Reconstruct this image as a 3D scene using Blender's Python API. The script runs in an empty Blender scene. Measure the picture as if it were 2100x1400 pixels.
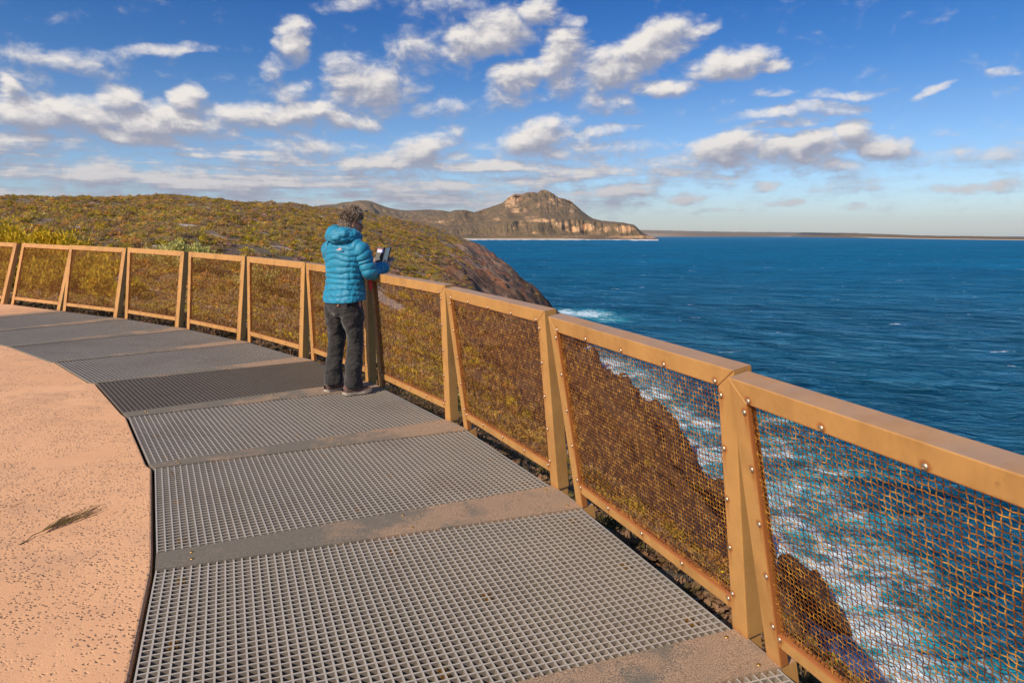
import bpy, bmesh, math, random
import numpy as np
from mathutils import Vector, Matrix, Euler
random.seed(7); rng = np.random.default_rng(7)
R = math.radians
scene = bpy.context.scene
COL = scene.collection
# ------------------------------------------------------------------ camera
FPX = 1413.5                      # focal length in pixels of a 2100 px wide frame
PITCH = 0.151639
CAMZ = 1.45
cam_d = bpy.data.cameras.new('camera'); cam = bpy.data.objects.new('camera', cam_d); COL.objects.link(cam)
cam.location = (0, 0, CAMZ); cam.rotation_euler = (math.pi/2 - PITCH, 0, 0)
cam_d.sensor_width = 36; cam_d.lens = 36*FPX/2100
cam_d.clip_start = 0.05; cam_d.clip_end = 200000
scene.camera = cam
# ------------------------------------------------------------------ sun
SUN_AZ = Vector((-0.65, -0.76, 0)).normalized(); SUN_EL = R(36)
SUN_DIR = (SUN_AZ*math.cos(SUN_EL) + Vector((0, 0, math.sin(SUN_EL))))
sl = bpy.data.lights.new('sun', 'SUN'); sl.energy = 4.9; sl.angle = R(0.5); sl.color = (1.0, 0.83, 0.62)
so = bpy.data.objects.new('sun', sl); COL.objects.link(so)
so.rotation_euler = (-SUN_DIR).to_track_quat('-Z', 'Y').to_euler()
# ------------------------------------------------------------------ exposure
scene.view_settings.view_transform = 'Standard'; scene.view_settings.look = 'None'
scene.view_settings.gamma = 1; scene.view_settings.exposure = 0.14
scene.render.engine = 'CYCLES'
scene.cycles.max_bounces = 6; scene.cycles.diffuse_bounces = 3; scene.cycles.glossy_bounces = 3
scene.cycles.transparent_max_bounces = 8; scene.cycles.volume_bounces = 0
scene.cycles.use_denoising = True
# ------------------------------------------------------------------ pixel rays (2100x1400 photo)
CP, SP = math.cos(PITCH), math.sin(PITCH)
def ray(u, v):
    a = (u-1050)/FPX; b = (v-700)/FPX
    return Vector((a, CP - b*SP, -SP - b*CP))
def at_y(u, v, y):
    d = ray(u, v); return Vector((0, 0, CAMZ)) + d*(y/d.y)
def at_z(u, v, z):
    d = ray(u, v); return Vector((0, 0, CAMZ)) + d*((z-CAMZ)/d.z)
def at_r(u, v, r):
    d = ray(u, v); return Vector((0, 0, CAMZ)) + d*(r/math.hypot(d.x, d.y))
def az_of(u, v=484):
    d = ray(u, v); return math.atan2(d.x, d.y)
def el_of(u, v):
    d = ray(u, v); return math.atan2(d.z, math.hypot(d.x, d.y))
TX, TY = -0.025306, 0.010157      # slope of the deck
def dz(x, y): return TX*x + TY*y
SEA = -30.5
# ------------------------------------------------------------------ node helper
class NT:
    def __init__(s, tree):
        s.t = tree; s.n = tree.nodes; s.l = tree.links
    def node(s, typ, inputs=None, **attrs):
        nd = s.n.new(typ)
        for k, v in attrs.items(): setattr(nd, k, v)
        for k, v in (inputs or {}).items(): s.set(nd, k, v)
        return nd
    def set(s, nd, k, v):
        sock = nd.inputs[k]
        if isinstance(v, bpy.types.NodeSocket): s.l.new(v, sock)
        elif isinstance(v, bpy.types.Node): s.l.new(v.outputs[0], sock)
        else: sock.default_value = v
    def m(s, op, a, b=None, c=None, clamp=False):
        nd = s.n.new('ShaderNodeMath'); nd.operation = op; nd.use_clamp = clamp
        for i, v in enumerate((a, b, c)):
            if v is not None: s.set(nd, i, v)
        return nd.outputs[0]
    def vm(s, op, a, b=None, c=None):
        nd = s.n.new('ShaderNodeVectorMath'); nd.operation = op
        for i, v in enumerate((a, b, c)):
            if v is not None:
                if op == 'SCALE' and i == 1: s.set(nd, 'Scale', v)
                else: s.set(nd, i, v)
        return nd.outputs['Value'] if op in ('DOT_PRODUCT', 'LENGTH', 'DISTANCE') else nd.outputs[0]
    def noise(s, vec, scale, detail=4, rough=.55, dist=0, out=0, **kw):
        nd = s.node('ShaderNodeTexNoise', {'Scale': scale, 'Detail': detail, 'Roughness': rough, 'Distortion': dist}, **kw)
        if vec is not None: s.set(nd, 'Vector', vec)
        return nd.outputs[out]
    def vor(s, vec, scale, feature='F1', out=0, rand=1, **kw):
        nd = s.node('ShaderNodeTexVoronoi', {'Scale': scale, 'Randomness': rand}, feature=feature, **kw)
        if vec is not None: s.set(nd, 'Vector', vec)
        return nd.outputs[out]
    def ramp(s, fac, stops, interp='LINEAR'):
        nd = s.n.new('ShaderNodeValToRGB'); cr = nd.color_ramp; cr.interpolation = interp
        while len(cr.elements) < len(stops): cr.elements.new(0.5)
        for e, (p, c) in zip(cr.elements, stops):
            e.position = p; e.color = (c, c, c, 1) if isinstance(c, (int, float)) else (*c, 1)
        s.set(nd, 0, fac); return nd.outputs[0]
    def mix(s, fac, a, b, blend='MIX'):
        nd = s.n.new('ShaderNodeMix'); nd.data_type = 'RGBA'; nd.blend_type = blend
        s.set(nd, 0, fac)
        for i, v in ((6, a), (7, b)):
            if isinstance(v, tuple) and len(v) == 3: v = (*v, 1)
            s.set(nd, i, v)
        return nd.outputs[2]
    def mapr(s, v, a, b, c=0., d=1., smooth=False):
        nd = s.n.new('ShaderNodeMapRange'); nd.clamp = True
        if smooth: nd.interpolation_type = 'SMOOTHSTEP'
        s.set(nd, 0, v)
        for i, q in enumerate((a, b, c, d)): s.set(nd, i+1, q)
        return nd.outputs[0]
    def mapping(s, vec, scale=(1, 1, 1), rot=(0, 0, 0), loc=(0, 0, 0)):
        return s.node('ShaderNodeMapping', {'Vector': vec, 'Scale': scale, 'Rotation': rot, 'Location': loc}).outputs[0]
    def bump(s, h, strength=1, dist=.01, normal=None):
        nd = s.node('ShaderNodeBump', {'Height': h, 'Strength': strength, 'Distance': dist})
        if normal is not None: s.set(nd, 'Normal', normal)
        return nd.outputs[0]
    def attr(s, name, out='Fac'):
        return s.node('ShaderNodeAttribute', attribute_name=name).outputs[out]
def material(name, rough=.7, metal=0., col=(.5, .5, .5)):
    m = bpy.data.materials.new(name); m.use_nodes = True
    nt = NT(m.node_tree); b = m.node_tree.nodes['Principled BSDF']
    b.inputs['Roughness'].default_value = rough; b.inputs['Metallic'].default_value = metal
    b.inputs['Base Color'].default_value = (*col, 1)
    return m, nt, b
# ------------------------------------------------------------------ object helpers
def link(o, parent=None):
    COL.objects.link(o)
    if parent is not None: o.parent = parent
    return o
def tag(o, label=None, cat=None, group=None, kind=None):
    if label: o['label'] = label
    if cat: o['category'] = cat
    if group: o['group'] = group
    if kind: o['kind'] = kind
    return o
def empty(name, loc=(0, 0, 0)):
    o = bpy.data.objects.new(name, None); o.location = loc; o.empty_display_size = .2
    return link(o)
def mesh_obj(name, verts, faces, mats, parent=None, smooth=False, mi=None):
    me = bpy.data.meshes.new(name)
    v = np.asarray(verts, dtype=np.float64)
    me.from_pydata(v.tolist() if len(v) < 200 else v, [], faces if not isinstance(faces, np.ndarray) else faces.tolist())
    if not isinstance(mats, (list, tuple)): mats = [mats]
    for m in mats: me.materials.append(m)
    if mi is not None: me.polygons.foreach_set('material_index', np.asarray(mi, dtype=np.int32))
    if smooth: me.polygons.foreach_set('use_smooth', np.ones(len(me.polygons), dtype=bool))
    me.update()
    return link(bpy.data.objects.new(name, me), parent)
def grid_obj(name, P, mats, parent=None, smooth=True, attrs=None, closed_u=False, keep=None):
    """P: (n, m, 3) array of points -> one quad sheet."""
    n, m = P.shape[:2]
    i = np.arange(n*m).reshape(n, m)
    if closed_u: i = np.concatenate([i, i[:, :1]], 1)
    F = np.stack([i[:-1, :-1], i[1:, :-1], i[1:, 1:], i[:-1, 1:]], -1).reshape(-1, 4)
    if keep is not None:
        kf = keep.reshape(-1)[F].any(1); F = F[kf]
    me = bpy.data.meshes.new(name)
    me.vertices.add(n*m); me.vertices.foreach_set('co', P.reshape(-1).astype(np.float32))
    me.loops.add(len(F)*4); me.loops.foreach_set('vertex_index', F.reshape(-1).astype(np.int32))
    me.polygons.add(len(F)); me.polygons.foreach_set('loop_start', np.arange(0, len(F)*4, 4, dtype=np.int32))
    me.polygons.foreach_set('loop_total', np.full(len(F), 4, dtype=np.int32))
    me.update(calc_edges=True)
    if smooth: me.polygons.foreach_set('use_smooth', np.ones(len(F), dtype=bool))
    if not isinstance(mats, (list, tuple)): mats = [mats]
    for mm in mats: me.materials.append(mm)
    for k, a in (attrs or {}).items():
        at = me.attributes.new(k, 'FLOAT', 'POINT'); at.data.foreach_set('value', a.reshape(-1).astype(np.float32))
    me.validate()
    return link(bpy.data.objects.new(name, me), parent)
class MB:
    """collects simple solids into one mesh"""
    def __init__(s): s.v = []; s.f = []; s.k = 0
    def add(s, vs, fs):
        s.v += [tuple(p) for p in vs]; s.f += [tuple(i+s.k for i in f) for f in fs]; s.k += len(vs)
    def hexa(s, c):
        """8 corners: bottom 4 (ccw), top 4"""
        s.add(c, [(3, 2, 1, 0), (4, 5, 6, 7), (0, 1, 5, 4), (1, 2, 6, 5), (2, 3, 7, 6), (3, 0, 4, 7)])
    def prism(s, poly, z0, z1):
        n = len(poly)
        z0f = z0 if callable(z0) else (lambda x, y: z0); z1f = z1 if callable(z1) else (lambda x, y: z1)
        vs = [(x, y, z0f(x, y)) for x, y in poly] + [(x, y, z1f(x, y)) for x, y in poly]
        s.add(vs, [tuple(range(n-1, -1, -1)), tuple(range(n, 2*n))] + [(i, (i+1) % n, n+(i+1) % n, n+i) for i in range(n)])
    def tube(s, pts, rad, n=6, cap=True):
        pts = [Vector(p) for p in pts]; k = len(pts)
        if not isinstance(rad, (list, tuple)): rad = [rad]*k
        vs = []; up = None
        for i in range(k):
            t = (pts[min(i+1, k-1)] - pts[max(i-1, 0)]).normalized()
            if up is None: up = t.orthogonal().normalized()
            up = (up - t*up.dot(t)).normalized(); w = t.cross(up)
            for j in range(n):
                a = 2*math.pi*j/n; vs.append(pts[i] + (up*math.cos(a) + w*math.sin(a))*rad[i])
        fs = [(i*n+j, i*n+(j+1) % n, (i+1)*n+(j+1) % n, (i+1)*n+j) for i in range(k-1) for j in range(n)]
        if cap: fs += [tuple(range(n-1, -1, -1)), tuple(range((k-1)*n, k*n))]
        s.add(vs, fs)
    def build(s, name, mats, parent=None, smooth=False, mi=None): return mesh_obj(name, s.v, s.f, mats, parent, smooth, mi)
def bevel(o, w=.004, seg=2):
    b = o.modifiers.new('bevel', 'BEVEL'); b.width = w; b.segments = seg; b.limit_method = 'ANGLE'; b.angle_limit = R(40); return o
# ------------------------------------------------------------------ numpy noise
def _h(ix, iy, s):
    ix = ix.astype(np.int64) & 0xffffffff; iy = iy.astype(np.int64) & 0xffffffff
    h = (ix*374761393 + iy*668265263 + s*1442695041) & 0xffffffff
    h = ((h ^ (h >> 13))*1274126177) & 0xffffffff
    h = ((h ^ (h >> 16))*2246822519) & 0xffffffff
    return ((h ^ (h >> 15)) & 0xffff)/65535.0
def vnoise(x, y, s=0):
    ix = np.floor(x); iy = np.floor(y); fx = x-ix; fy = y-iy
    fx = fx*fx*fx*(fx*(fx*6-15)+10); fy = fy*fy*fy*(fy*(fy*6-15)+10)
    a = _h(ix, iy, s); b = _h(ix+1, iy, s); c = _h(ix, iy+1, s); d = _h(ix+1, iy+1, s)
    return (a*(1-fx)+b*fx)*(1-fy) + (c*(1-fx)+d*fx)*fy
def fbm(x, y, o=5, s=0, g=.5):
    t = 0; a = 1; n = 0
    for i in range(o):
        t = t + a*(vnoise(x*2**i, y*2**i, s+i*17)*2-1); n += a; a *= g
    return t/n
def ridged(x, y, o=4, s=0, g=.5):
    t = 0; a = 1; n = 0
    for i in range(o):
        t = t + a*(1-abs(vnoise(x*2**i, y*2**i, s+i*13)*2-1)); n += a; a *= g
    return t/n
def sstep(a, b, x):
    t = np.clip((x-a)/(b-a), 0, 1); return t*t*(3-2*t)
# ------------------------------------------------------------------ sky
world = bpy.data.worlds.new('World'); scene.world = world; world.use_nodes = True
wt = NT(world.node_tree); bgn = world.node_tree.nodes['Background']
def build_sky():
    g = bpy.data.node_groups.new('cloud_density', 'ShaderNodeTree')
    g.interface.new_socket('P', in_out='INPUT', socket_type='NodeSocketVector')
    g.interface.new_socket('D', in_out='OUTPUT', socket_type='NodeSocketFloat')
    g.interface.new_socket('K', in_out='OUTPUT', socket_type='NodeSocketFloat')
    t = NT(g); gi = t.node('NodeGroupInput'); go = t.node('NodeGroupOutput')
    P = gi.outputs[0]
    # domain warp
    w1 = t.noise(t.vm('MULTIPLY', P, (7, 16, 1)), 1.0, 4, .62, out='Color')
    w1 = t.vm('MULTIPLY', t.vm('SUBTRACT', w1, (.5, .5, .5)), (.09, .05, 0))
    Q = t.vm('ADD', P, w1)
    # each entry: px centre, px radii, rotation (deg, ccw), strength
    C = [(120,246,150,36,2,1.0),(232,206,52,34,0,1.0),(60,240,80,40,0,1.0),(388,204,42,26,0,1.0),(300,250,170,40,-4,1.0),(250,288,150,20,-3,.8),(430,285,60,20,0,.6),
         (460,235,90,26,0,.75),(560,240,90,32,3,.85),(640,236,62,32,8,.95),(705,248,70,22,0,.7),
         (598,84,50,34,52,.95),(562,128,40,22,50,.55),
         (762,176,92,52,-8,.85),(705,150,50,36,0,.6),(600,186,56,22,-3,.5),
         (1005,76,100,42,14,1.0),(1108,28,44,26,25,.95),(900,96,130,44,10,.45),
         (1060,172,75,30,28,.95),(1145,112,62,34,42,.95),(1180,150,60,44,10,.7),
         (1265,138,90,44,22,1.0),(1345,88,80,44,18,1.05),(1425,62,46,13,12,.7),
         (1505,134,92,30,4,1.0),(1590,136,46,18,-10,.75),
         (1345,186,70,22,0,.7),(1240,218,80,22,-5,.55),(900,222,60,20,4,.45),(1075,208,50,14,0,.4),
         (860,300,92,26,14,.95),(800,322,80,20,8,.7),(620,310,90,30,0,.55),(610,272,60,18,0,.5),
         (1105,284,82,34,6,.95),(1230,284,66,14,10,.6),(1190,312,150,20,0,.5),
         (1490,306,84,38,6,1.05),(1648,304,120,28,4,1.0),(1752,280,52,34,10,1.0),(1812,304,84,26,-6,.95),(1700,338,90,14,0,.6),
         (1640,229,165,13,1,.55),(1590,257,105,10,2,.55),(1745,193,85,11,4,.6),(1925,184,46,9,14,.5),(2045,150,26,11,0,.5),(1590,192,34,8,0,.35),
         (1380,354,52,12,0,.7),(1470,366,46,11,4,.6),(1568,376,34,11,4,.75),(1622,417,42,10,0,.65),(1262,393,72,14,3,.85),(1395,405,46,11,3,.8),
         (1990,384,120,13,2,.6),(1778,425,40,8,0,.5),(1750,397,40,8,0,.35),(1480,434,50,6,0,.4),
         (110,122,150,22,6,.5),(300,108,130,13,8,.42),(20,150,70,30,0,.4),(8,190,26,34,0,.7),(210,152,60,12,0,.3),
         (110,318,50,10,0,.4),(20,316,30,10,0,.4),(200,362,150,24,0,.75),(400,352,60,14,0,.5),(600,360,120,18,0,.55),(330,392,200,14,0,.5),(760,366,160,18,0,.6),(930,350,140,16,0,.5),(760,6,110,12,5,.3),(930,16,90,14,0,.4),(1175,36,26,10,10,.45)]
    acc = None
    for (u, v, rx, ry, rot, s) in C:
        a0, e0 = az_of(u, v), el_of(u, v)
        ca, sa = math.cos(R(rot)), math.sin(R(rot))
        dpx = 1/FPX; cosv = math.cos(a0)
        sx = 1/(rx*1.22*dpx*cosv*cosv); sy = 1/(ry*1.25*dpx*cosv)
        k1 = (ca*sx, sa*sx, -(ca*a0+sa*e0)*sx); k2 = (-sa*sy, ca*sy, (sa*a0-ca*e0)*sy)
        uu = t.vm('DOT_PRODUCT', Q, k1); vv = t.vm('DOT_PRODUCT', Q, k2)
        q = t.m('MULTIPLY_ADD', uu, uu, t.m('MULTIPLY', vv, vv))
        f = t.m('MULTIPLY_ADD', q, -s, s)
        acc = f if acc is None else t.m('SMOOTH_MAX', acc, f, .12)
    Pn = t.vm('MULTIPLY', P, (24, 38, 1))
    n = t.noise(Pn, 1.0, 9, .62, .3)
    n2 = t.noise(t.vm('MULTIPLY', P, (5, 38, 1)), 1.0, 6, .6)       # streaky low layer
    el = t.vm('DOT_PRODUCT', P, (0, 1, 0)); az = t.vm('DOT_PRODUCT', P, (1, 0, 0))
    low = t.m('MULTIPLY', t.mapr(el, .01, .06, 0, 1, True), t.mapr(el, .09, .15, 1, 0, True))
    low = t.m('MULTIPLY', low, t.mapr(az, .0, .45, 1, .35, True))
    low = t.m('MULTIPLY', low, t.mapr(n2, .36, .60, .0, .75))
    acc = t.m('SMOOTH_MAX', acc, t.m('SUBTRACT', t.m('MULTIPLY', low, 1.55), .12), .1)
    D = t.m('ADD', acc, t.m('MULTIPLY', t.m('SUBTRACT', n, .5), 1.75))
    D = t.m('MAXIMUM', D, -1.0)
    t.l.new(D, go.inputs[0]); t.l.new(acc, go.inputs[1])
    # main
    tc = wt.node('ShaderNodeTexCoord').outputs['Generated']
    d = wt.vm('NORMALIZE', tc)
    sx = wt.node('ShaderNodeSeparateXYZ', {0: d}).outputs
    a = wt.m('ARCTAN2', sx[0], sx[1]); e = wt.m('ARCSINE', sx[2])
    P0 = wt.node('ShaderNodeCombineXYZ', {0: a, 1: e, 2: 1.0}).outputs[0]
    g0 = wt.node('ShaderNodeGroup'); g0.node_tree = g; wt.set(g0, 0, P0)
    g1 = wt.node('ShaderNodeGroup'); g1.node_tree = g; wt.set(g1, 0, wt.vm('ADD', P0, (-.006, .013, 0)))
    dens = wt.mapr(g0.outputs[0], -.06, .85, 0, 1, True)
    body = wt.mapr(g0.outputs[0], .1, 1.0, 0, 1)
    dif = wt.m('SUBTRACT', g0.outputs[0], g1.outputs[0])
    lit = wt.mapr(wt.m('ADD', wt.m('MULTIPLY', dif, 1.0), .32), 0, 1, 0, 1, True)
    lit = wt.m('MULTIPLY', lit, wt.mapr(e, .05, .14, .5, 1))
    ccol = wt.mix(lit, (2.5, 2.6, 3.3), (6.9, 6.45, 6.0))
    dens = wt.m('MULTIPLY', dens, wt.mapr(e, -.01, .05, .5, .97))
    # nishita sky seen through
    sky = wt.node('ShaderNodeTexSky', sky_type='NISHITA', sun_disc=False, sun_elevation=SUN_EL,
                  sun_rotation=math.atan2(SUN_AZ.x, SUN_AZ.y), altitude=30, air_density=1.0, dust_density=.6, ozone_density=2.0)
    base = wt.node('ShaderNodeHueSaturation', {'Saturation': 1.25, 'Value': 1.0, 'Color': sky.outputs[0]}).outputs[0]
    tint = wt.ramp(wt.mapr(e, -.02, 1.24, 0, 1), [(0, (.88, .93, 1.16)), (.06, (.70, .82, 1.08)), (.139, (.54, .66, .88)), (.20, (.27, .52, .80)), (.30, (.06, .36, .71)), (.42, (.55, .76, .92)), (1, (.85, .90, .90))])
    base = wt.mix(1.0, base, tint, 'MULTIPLY')
    col = wt.mix(dens, base, ccol)
    wt.set(bgn, 0, col); bgn.inputs[1].default_value = .12
build_sky()
# ------------------------------------------------------------------ fence line (base centre x, y, yaw of the outward normal, inward lean)
PAN = {0: (-9.05, 11.69, 1.12, -.26), 1: (-7.717, 11.094, 1.106, -.247), 2: (-6.44, 10.429, 1.096, -.173), 3: (-5.138, 9.722, 1.007, -.105), 4: (-3.883, 8.834, .898, -.077),
       5: (-2.764, 7.879, .792, -.032), 6: (-1.749, 6.813, .68, .03), 7: (-.839, 5.607, .593, .073), 8: (-.047, 4.316, .478, .141), 9: (.6, 2.926, .39, .186), 10: (1.113, 1.587, .341, .233)}
EXTRA = {-1: (-10.37, 12.32, 1.13), -2: (-11.7, 12.9, 1.14), -3: (-14.4, 14.1, 1.15), 11: (1.59, .23, .33), 12: (2.05, -1.14, .32), 13: (2.5, -2.5, .3)}
def fence_out(x, y):
    d = np.full(np.shape(x), -1e9)
    for p in list(PAN.values()) + list(EXTRA.values()):
        d = np.maximum(d, (x-p[0])*math.cos(p[2]) + (y-p[1])*math.sin(p[2]))
    return d
# ================================================================== terrain
COLS = {   # photo column: (distance m, photo row) from the fence outwards to the skyline or the shore
 -1300: [(9,700),(12,640),(18,580),(30,520),(50,480),(75,450),(110,412),(122,400)],
 -400: [(11,680),(14,630),(20,575),(30,520),(48,482),(75,450),(110,415),(125,401)],
 0: [(13,655),(16,615),(22,560),(31,512),(48,475),(75,444),(104,420),(132,403)],
 200: [(12,675),(15,632),(20,575),(28,524),(45,480),(75,447),(110,421),(142,404)],
 400: [(10,700),(13,655),(18,592),(26,538),(42,492),(75,452),(112,425),(152,406)],
 600: [(8.6,745),(12,700),(18,632),(28,565),(45,512),(80,467),(120,439),(170,416)],
 760: [(7.4,805),(11,755),(18,682),(30,607),(50,547),(85,493),(130,457),(186,436)],
 860: [(6.6,855),(11,785),(19,705),(34,632),(60,570),(100,517),(150,478),(196,455)],
 960: [(6,905),(10,850),(18,780),(32,703),(60,634),(105,573),(155,524),(205,490)],
 1060: [(5.4,955),(9,912),(16,850),(30,772),(60,696),(105,642),(160,603),(213,570)],
 1120: [(5,1000),(8.5,955),(15,892),(29,815),(60,744),(110,692),(160,656),(215,624)],
 1192: [(4.7,1030),(8,998),(14,945),(26,875),(55,803),(110,747),(160,720),(214,692)],
 1260: [(4.3,1075),(7.5,1045),(13,1000),(24,938),(48,870),(85,822),(120,790),(157,771)],
 1340: [(3.9,1130),(6.5,1105),(12,1065),(22,1010),(42,945),(72,890),(100,862),(125,845)],
 1420: [(3.5,1190),(6,1165),(11,1130),(20,1085),(38,1025),(62,970),(84,937),(104,920)],
 1500: [(3.1,1255),(5.5,1235),(10,1205),(18,1165),(32,1120),(50,1085),(66,1068),(80,1060)],
 1600: [(2.8,1335),(4.5,1315),(8,1292),(14,1270),(24,1248),(38,1232),(52,1222),(62,1215)],
 1690: [(2.6,1425),(4,1390),(6,1370),(9,1372),(14,1400),(22,1430),(32,1460),(42,1480)],
 1780: [(2.4,1520),(3.6,1470),(5,1450),(7,1480),(10,1540),(16,1600),(24,1640),(32,1660)],
 2050: [(2.2,1750),(3.4,1680),(4.6,1660),(6.5,1700),(9,1760),(14,1850),(20,1920),(26,1960)],
 2600: [(2.2,2200),(3.4,2100),(4.6,2080),(6.5,2120),(9,2200),(14,2300),(20,2400),(26,2450)]}
_cu = sorted(COLS); _A = np.zeros((len(_cu), 8)); _LR = np.zeros_like(_A); _SL = np.zeros_like(_A)
for i_, u_ in enumerate(_cu):
    for j_, (r_, v_) in enumerate(COLS[u_]):
        d_ = ray(u_, v_); _A[i_, j_] = math.atan2(d_.x, d_.y); _LR[i_, j_] = math.log(r_); _SL[i_, j_] = d_.z/math.hypot(d_.x, d_.y)
_ga = np.linspace(-1.2, 1.1, 700); _gl = np.linspace(math.log(1.5), math.log(500), 500); _T = np.zeros((700, 500))
for i_, a_ in enumerate(_ga):
    l_ = [float(np.interp(a_, _A[:, j], _LR[:, j])) for j in range(8)]; s_ = [float(np.interp(a_, _A[:, j], _SL[:, j])) for j in range(8)]
    l_ = [l_[0]-.5] + l_; s_ = [s_[0]*1.45] + s_
    _T[i_] = np.interp(_gl, l_, s_)
for _ in range(3):
    k_ = np.hanning(13); k_ /= k_.sum()
    _T = np.apply_along_axis(lambda q: np.convolve(np.pad(q, 6, 'edge'), k_, 'valid'), 1, _T)
    _T = np.apply_along_axis(lambda q: np.convolve(np.pad(q, 6, 'edge'), k_, 'valid'), 0, _T)
def ground_base(x, y):
    r = np.hypot(x, y); az = np.arctan2(x, y)
    a = np.clip((az-_ga[0])/(_ga[1]-_ga[0]), 0, 698.999); l = np.clip((np.log(np.clip(r, 1.5, 500))-_gl[0])/(_gl[1]-_gl[0]), 0, 498.999)
    i = a.astype(int); j = l.astype(int); f = a-i; g = l-j
    s = (_T[i, j]*(1-f)+_T[i+1, j]*f)*(1-g) + (_T[i, j+1]*(1-f)+_T[i+1, j+1]*f)*g
    return CAMZ + r*s, r, az
def rock_mask(x, y, z, r, az):
    """0 heath .. 1 bare rock: the seaward flank and everything near the water"""
    n = fbm(x/24, y/24, 4, 91)
    flank = sstep(-.185, -.045, az + n*.12) * sstep(1.5, -3.5, z+n*4)
    near = sstep(6.5, 13, r)
    low = sstep(-17, -25, z + n*5)
    return np.clip(np.maximum(flank*near, low*near), 0, 1)
SKY = [(-500,398,120),(-250,402,125),(0,403,132),(200,404,142),(400,406,152),(540,412,162),(680,423,176),(760,436,186),(860,455,196),(940,482,205),
       (1000,521,210),(1060,570,213),(1120,624,215),(1160,664,216)]
SHORE = [(1160,675),(1192,692),(1200,720),(1224,757),(1261,775),(1296,800),(1340,845),(1378,880),(1410,920),(1440,965),(1475,1030),(1510,1085),(1560,1160),(1600,1215),(1700,1300),(1900,1420),(2300,1700)]
_saz = np.array([az_of(u, v) for u, v, r in SKY]); _sr = np.array([float(r) for u, v, r in SKY]); _ss = np.array([math.tan(el_of(u, v)) for u, v, r in SKY])
_haz = np.array([az_of(u, v) for u, v in SHORE]); _hr = np.array([math.hypot(*at_z(u, v, SEA)[:2]) for u, v in SHORE])
def ground(x, y):
    z, r, az = ground_base(x, y)
    rr = np.interp(az, _saz, _sr); zr = CAMZ + rr*np.interp(az, _saz, _ss)
    z = np.minimum(z, CAMZ + r*(np.interp(az, _saz, _ss)) + np.where(az < _haz[0], 0, 50))
    z = np.where((r > rr) & (az < _haz[0]+.02), np.minimum(z, zr-(r-rr)*.42), z)
    hr = np.interp(az, _haz, _hr)
    z = np.where((az > _haz[0]) & (r > hr*(1.03+.16*fbm(x/8, y/8, 4, 900))), np.minimum(z, SEA-.8-(r-hr)*.25), z)
    rm = rock_mask(x, y, z, r, az)
    far = sstep(5, 30, r)
    # strata: ridges running down the slope to the right
    c = (.34*x + .94*y); s = (.94*x - .34*y)
    wv = fbm(x/18, y/18, 3, 5)*6
    st = ridged(s/30, (c+wv)/5.5, 4, 3) - .55; st = st + .4*(ridged(s/12, (c+wv)/1.7, 3, 33)-.55)
    z = z + far*(fbm(x/14, y/14, 5, 11)*(.5+1.3*rm) + st*5.2*rm) + sstep(8, 25, r)*(1-rm)*(fbm(x/3.0, y/3.0, 3, 44)*.34+fbm(x/9, y/9, 3, 144)*.5)
    z = z + rm*far*(fbm(x/2.6, y/2.6, 4, 71)*.7 + (ridged(s/5.5, (c+wv)/1.3, 3, 133)-.55)*.9)
    fo = fence_out(x, y)
    z = np.where(fo < .25, np.minimum(z, dz(x, y)-.55+.08*fbm(x/.6, y/.6, 3, 8)), z)
    z = np.where((fo >= .25) & (r < 12), np.minimum(z, dz(x, y)-.42+.25*np.clip(fo-.25, 0, 8)), z)
    nr = (z < SEA+7)*1.0*sstep(SEA-8, SEA, z)*sstep(SEA+7, SEA+2, z)
    z = z + nr*rm*(ridged(x/7, y/7, 4, 23)-.5)*6.5
    z = z + rm*sstep(SEA+18, SEA+3, z)*sstep(SEA-12, SEA-2, z)*(ridged(x/9, y/9, 4, 555)-.86)*11
    return z, rm
def sand_mask(x, y, r):
    c = .34*x+.94*y; t = .94*x-.34*y
    return (fbm(t/4.5, c/1.6, 4, 411) > .47)*(fbm(x/25, y/25, 2, 88) > -.15)*(r > 17)*(r < 170)*1.0
def build_terrain(mat):
    az = np.linspace(-1.12, 1.0, 640); lr = np.concatenate([np.linspace(math.log(1.6), math.log(14), 90)[:-1], np.linspace(math.log(14), math.log(440), 560)])
    A, L = np.meshgrid(az, lr); X = np.exp(L)*np.sin(A); Y = np.exp(L)*np.cos(A)
    Z, rm = ground(X, Y)
    keep = (Z > SEA-3)
    return grid_obj('hillside', np.stack([X, Y, Z], -1), mat, attrs={'rock': rm, 'hgt': Z-SEA, 'sandy': sand_mask(X, Y, np.exp(L))}, keep=keep)
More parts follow.
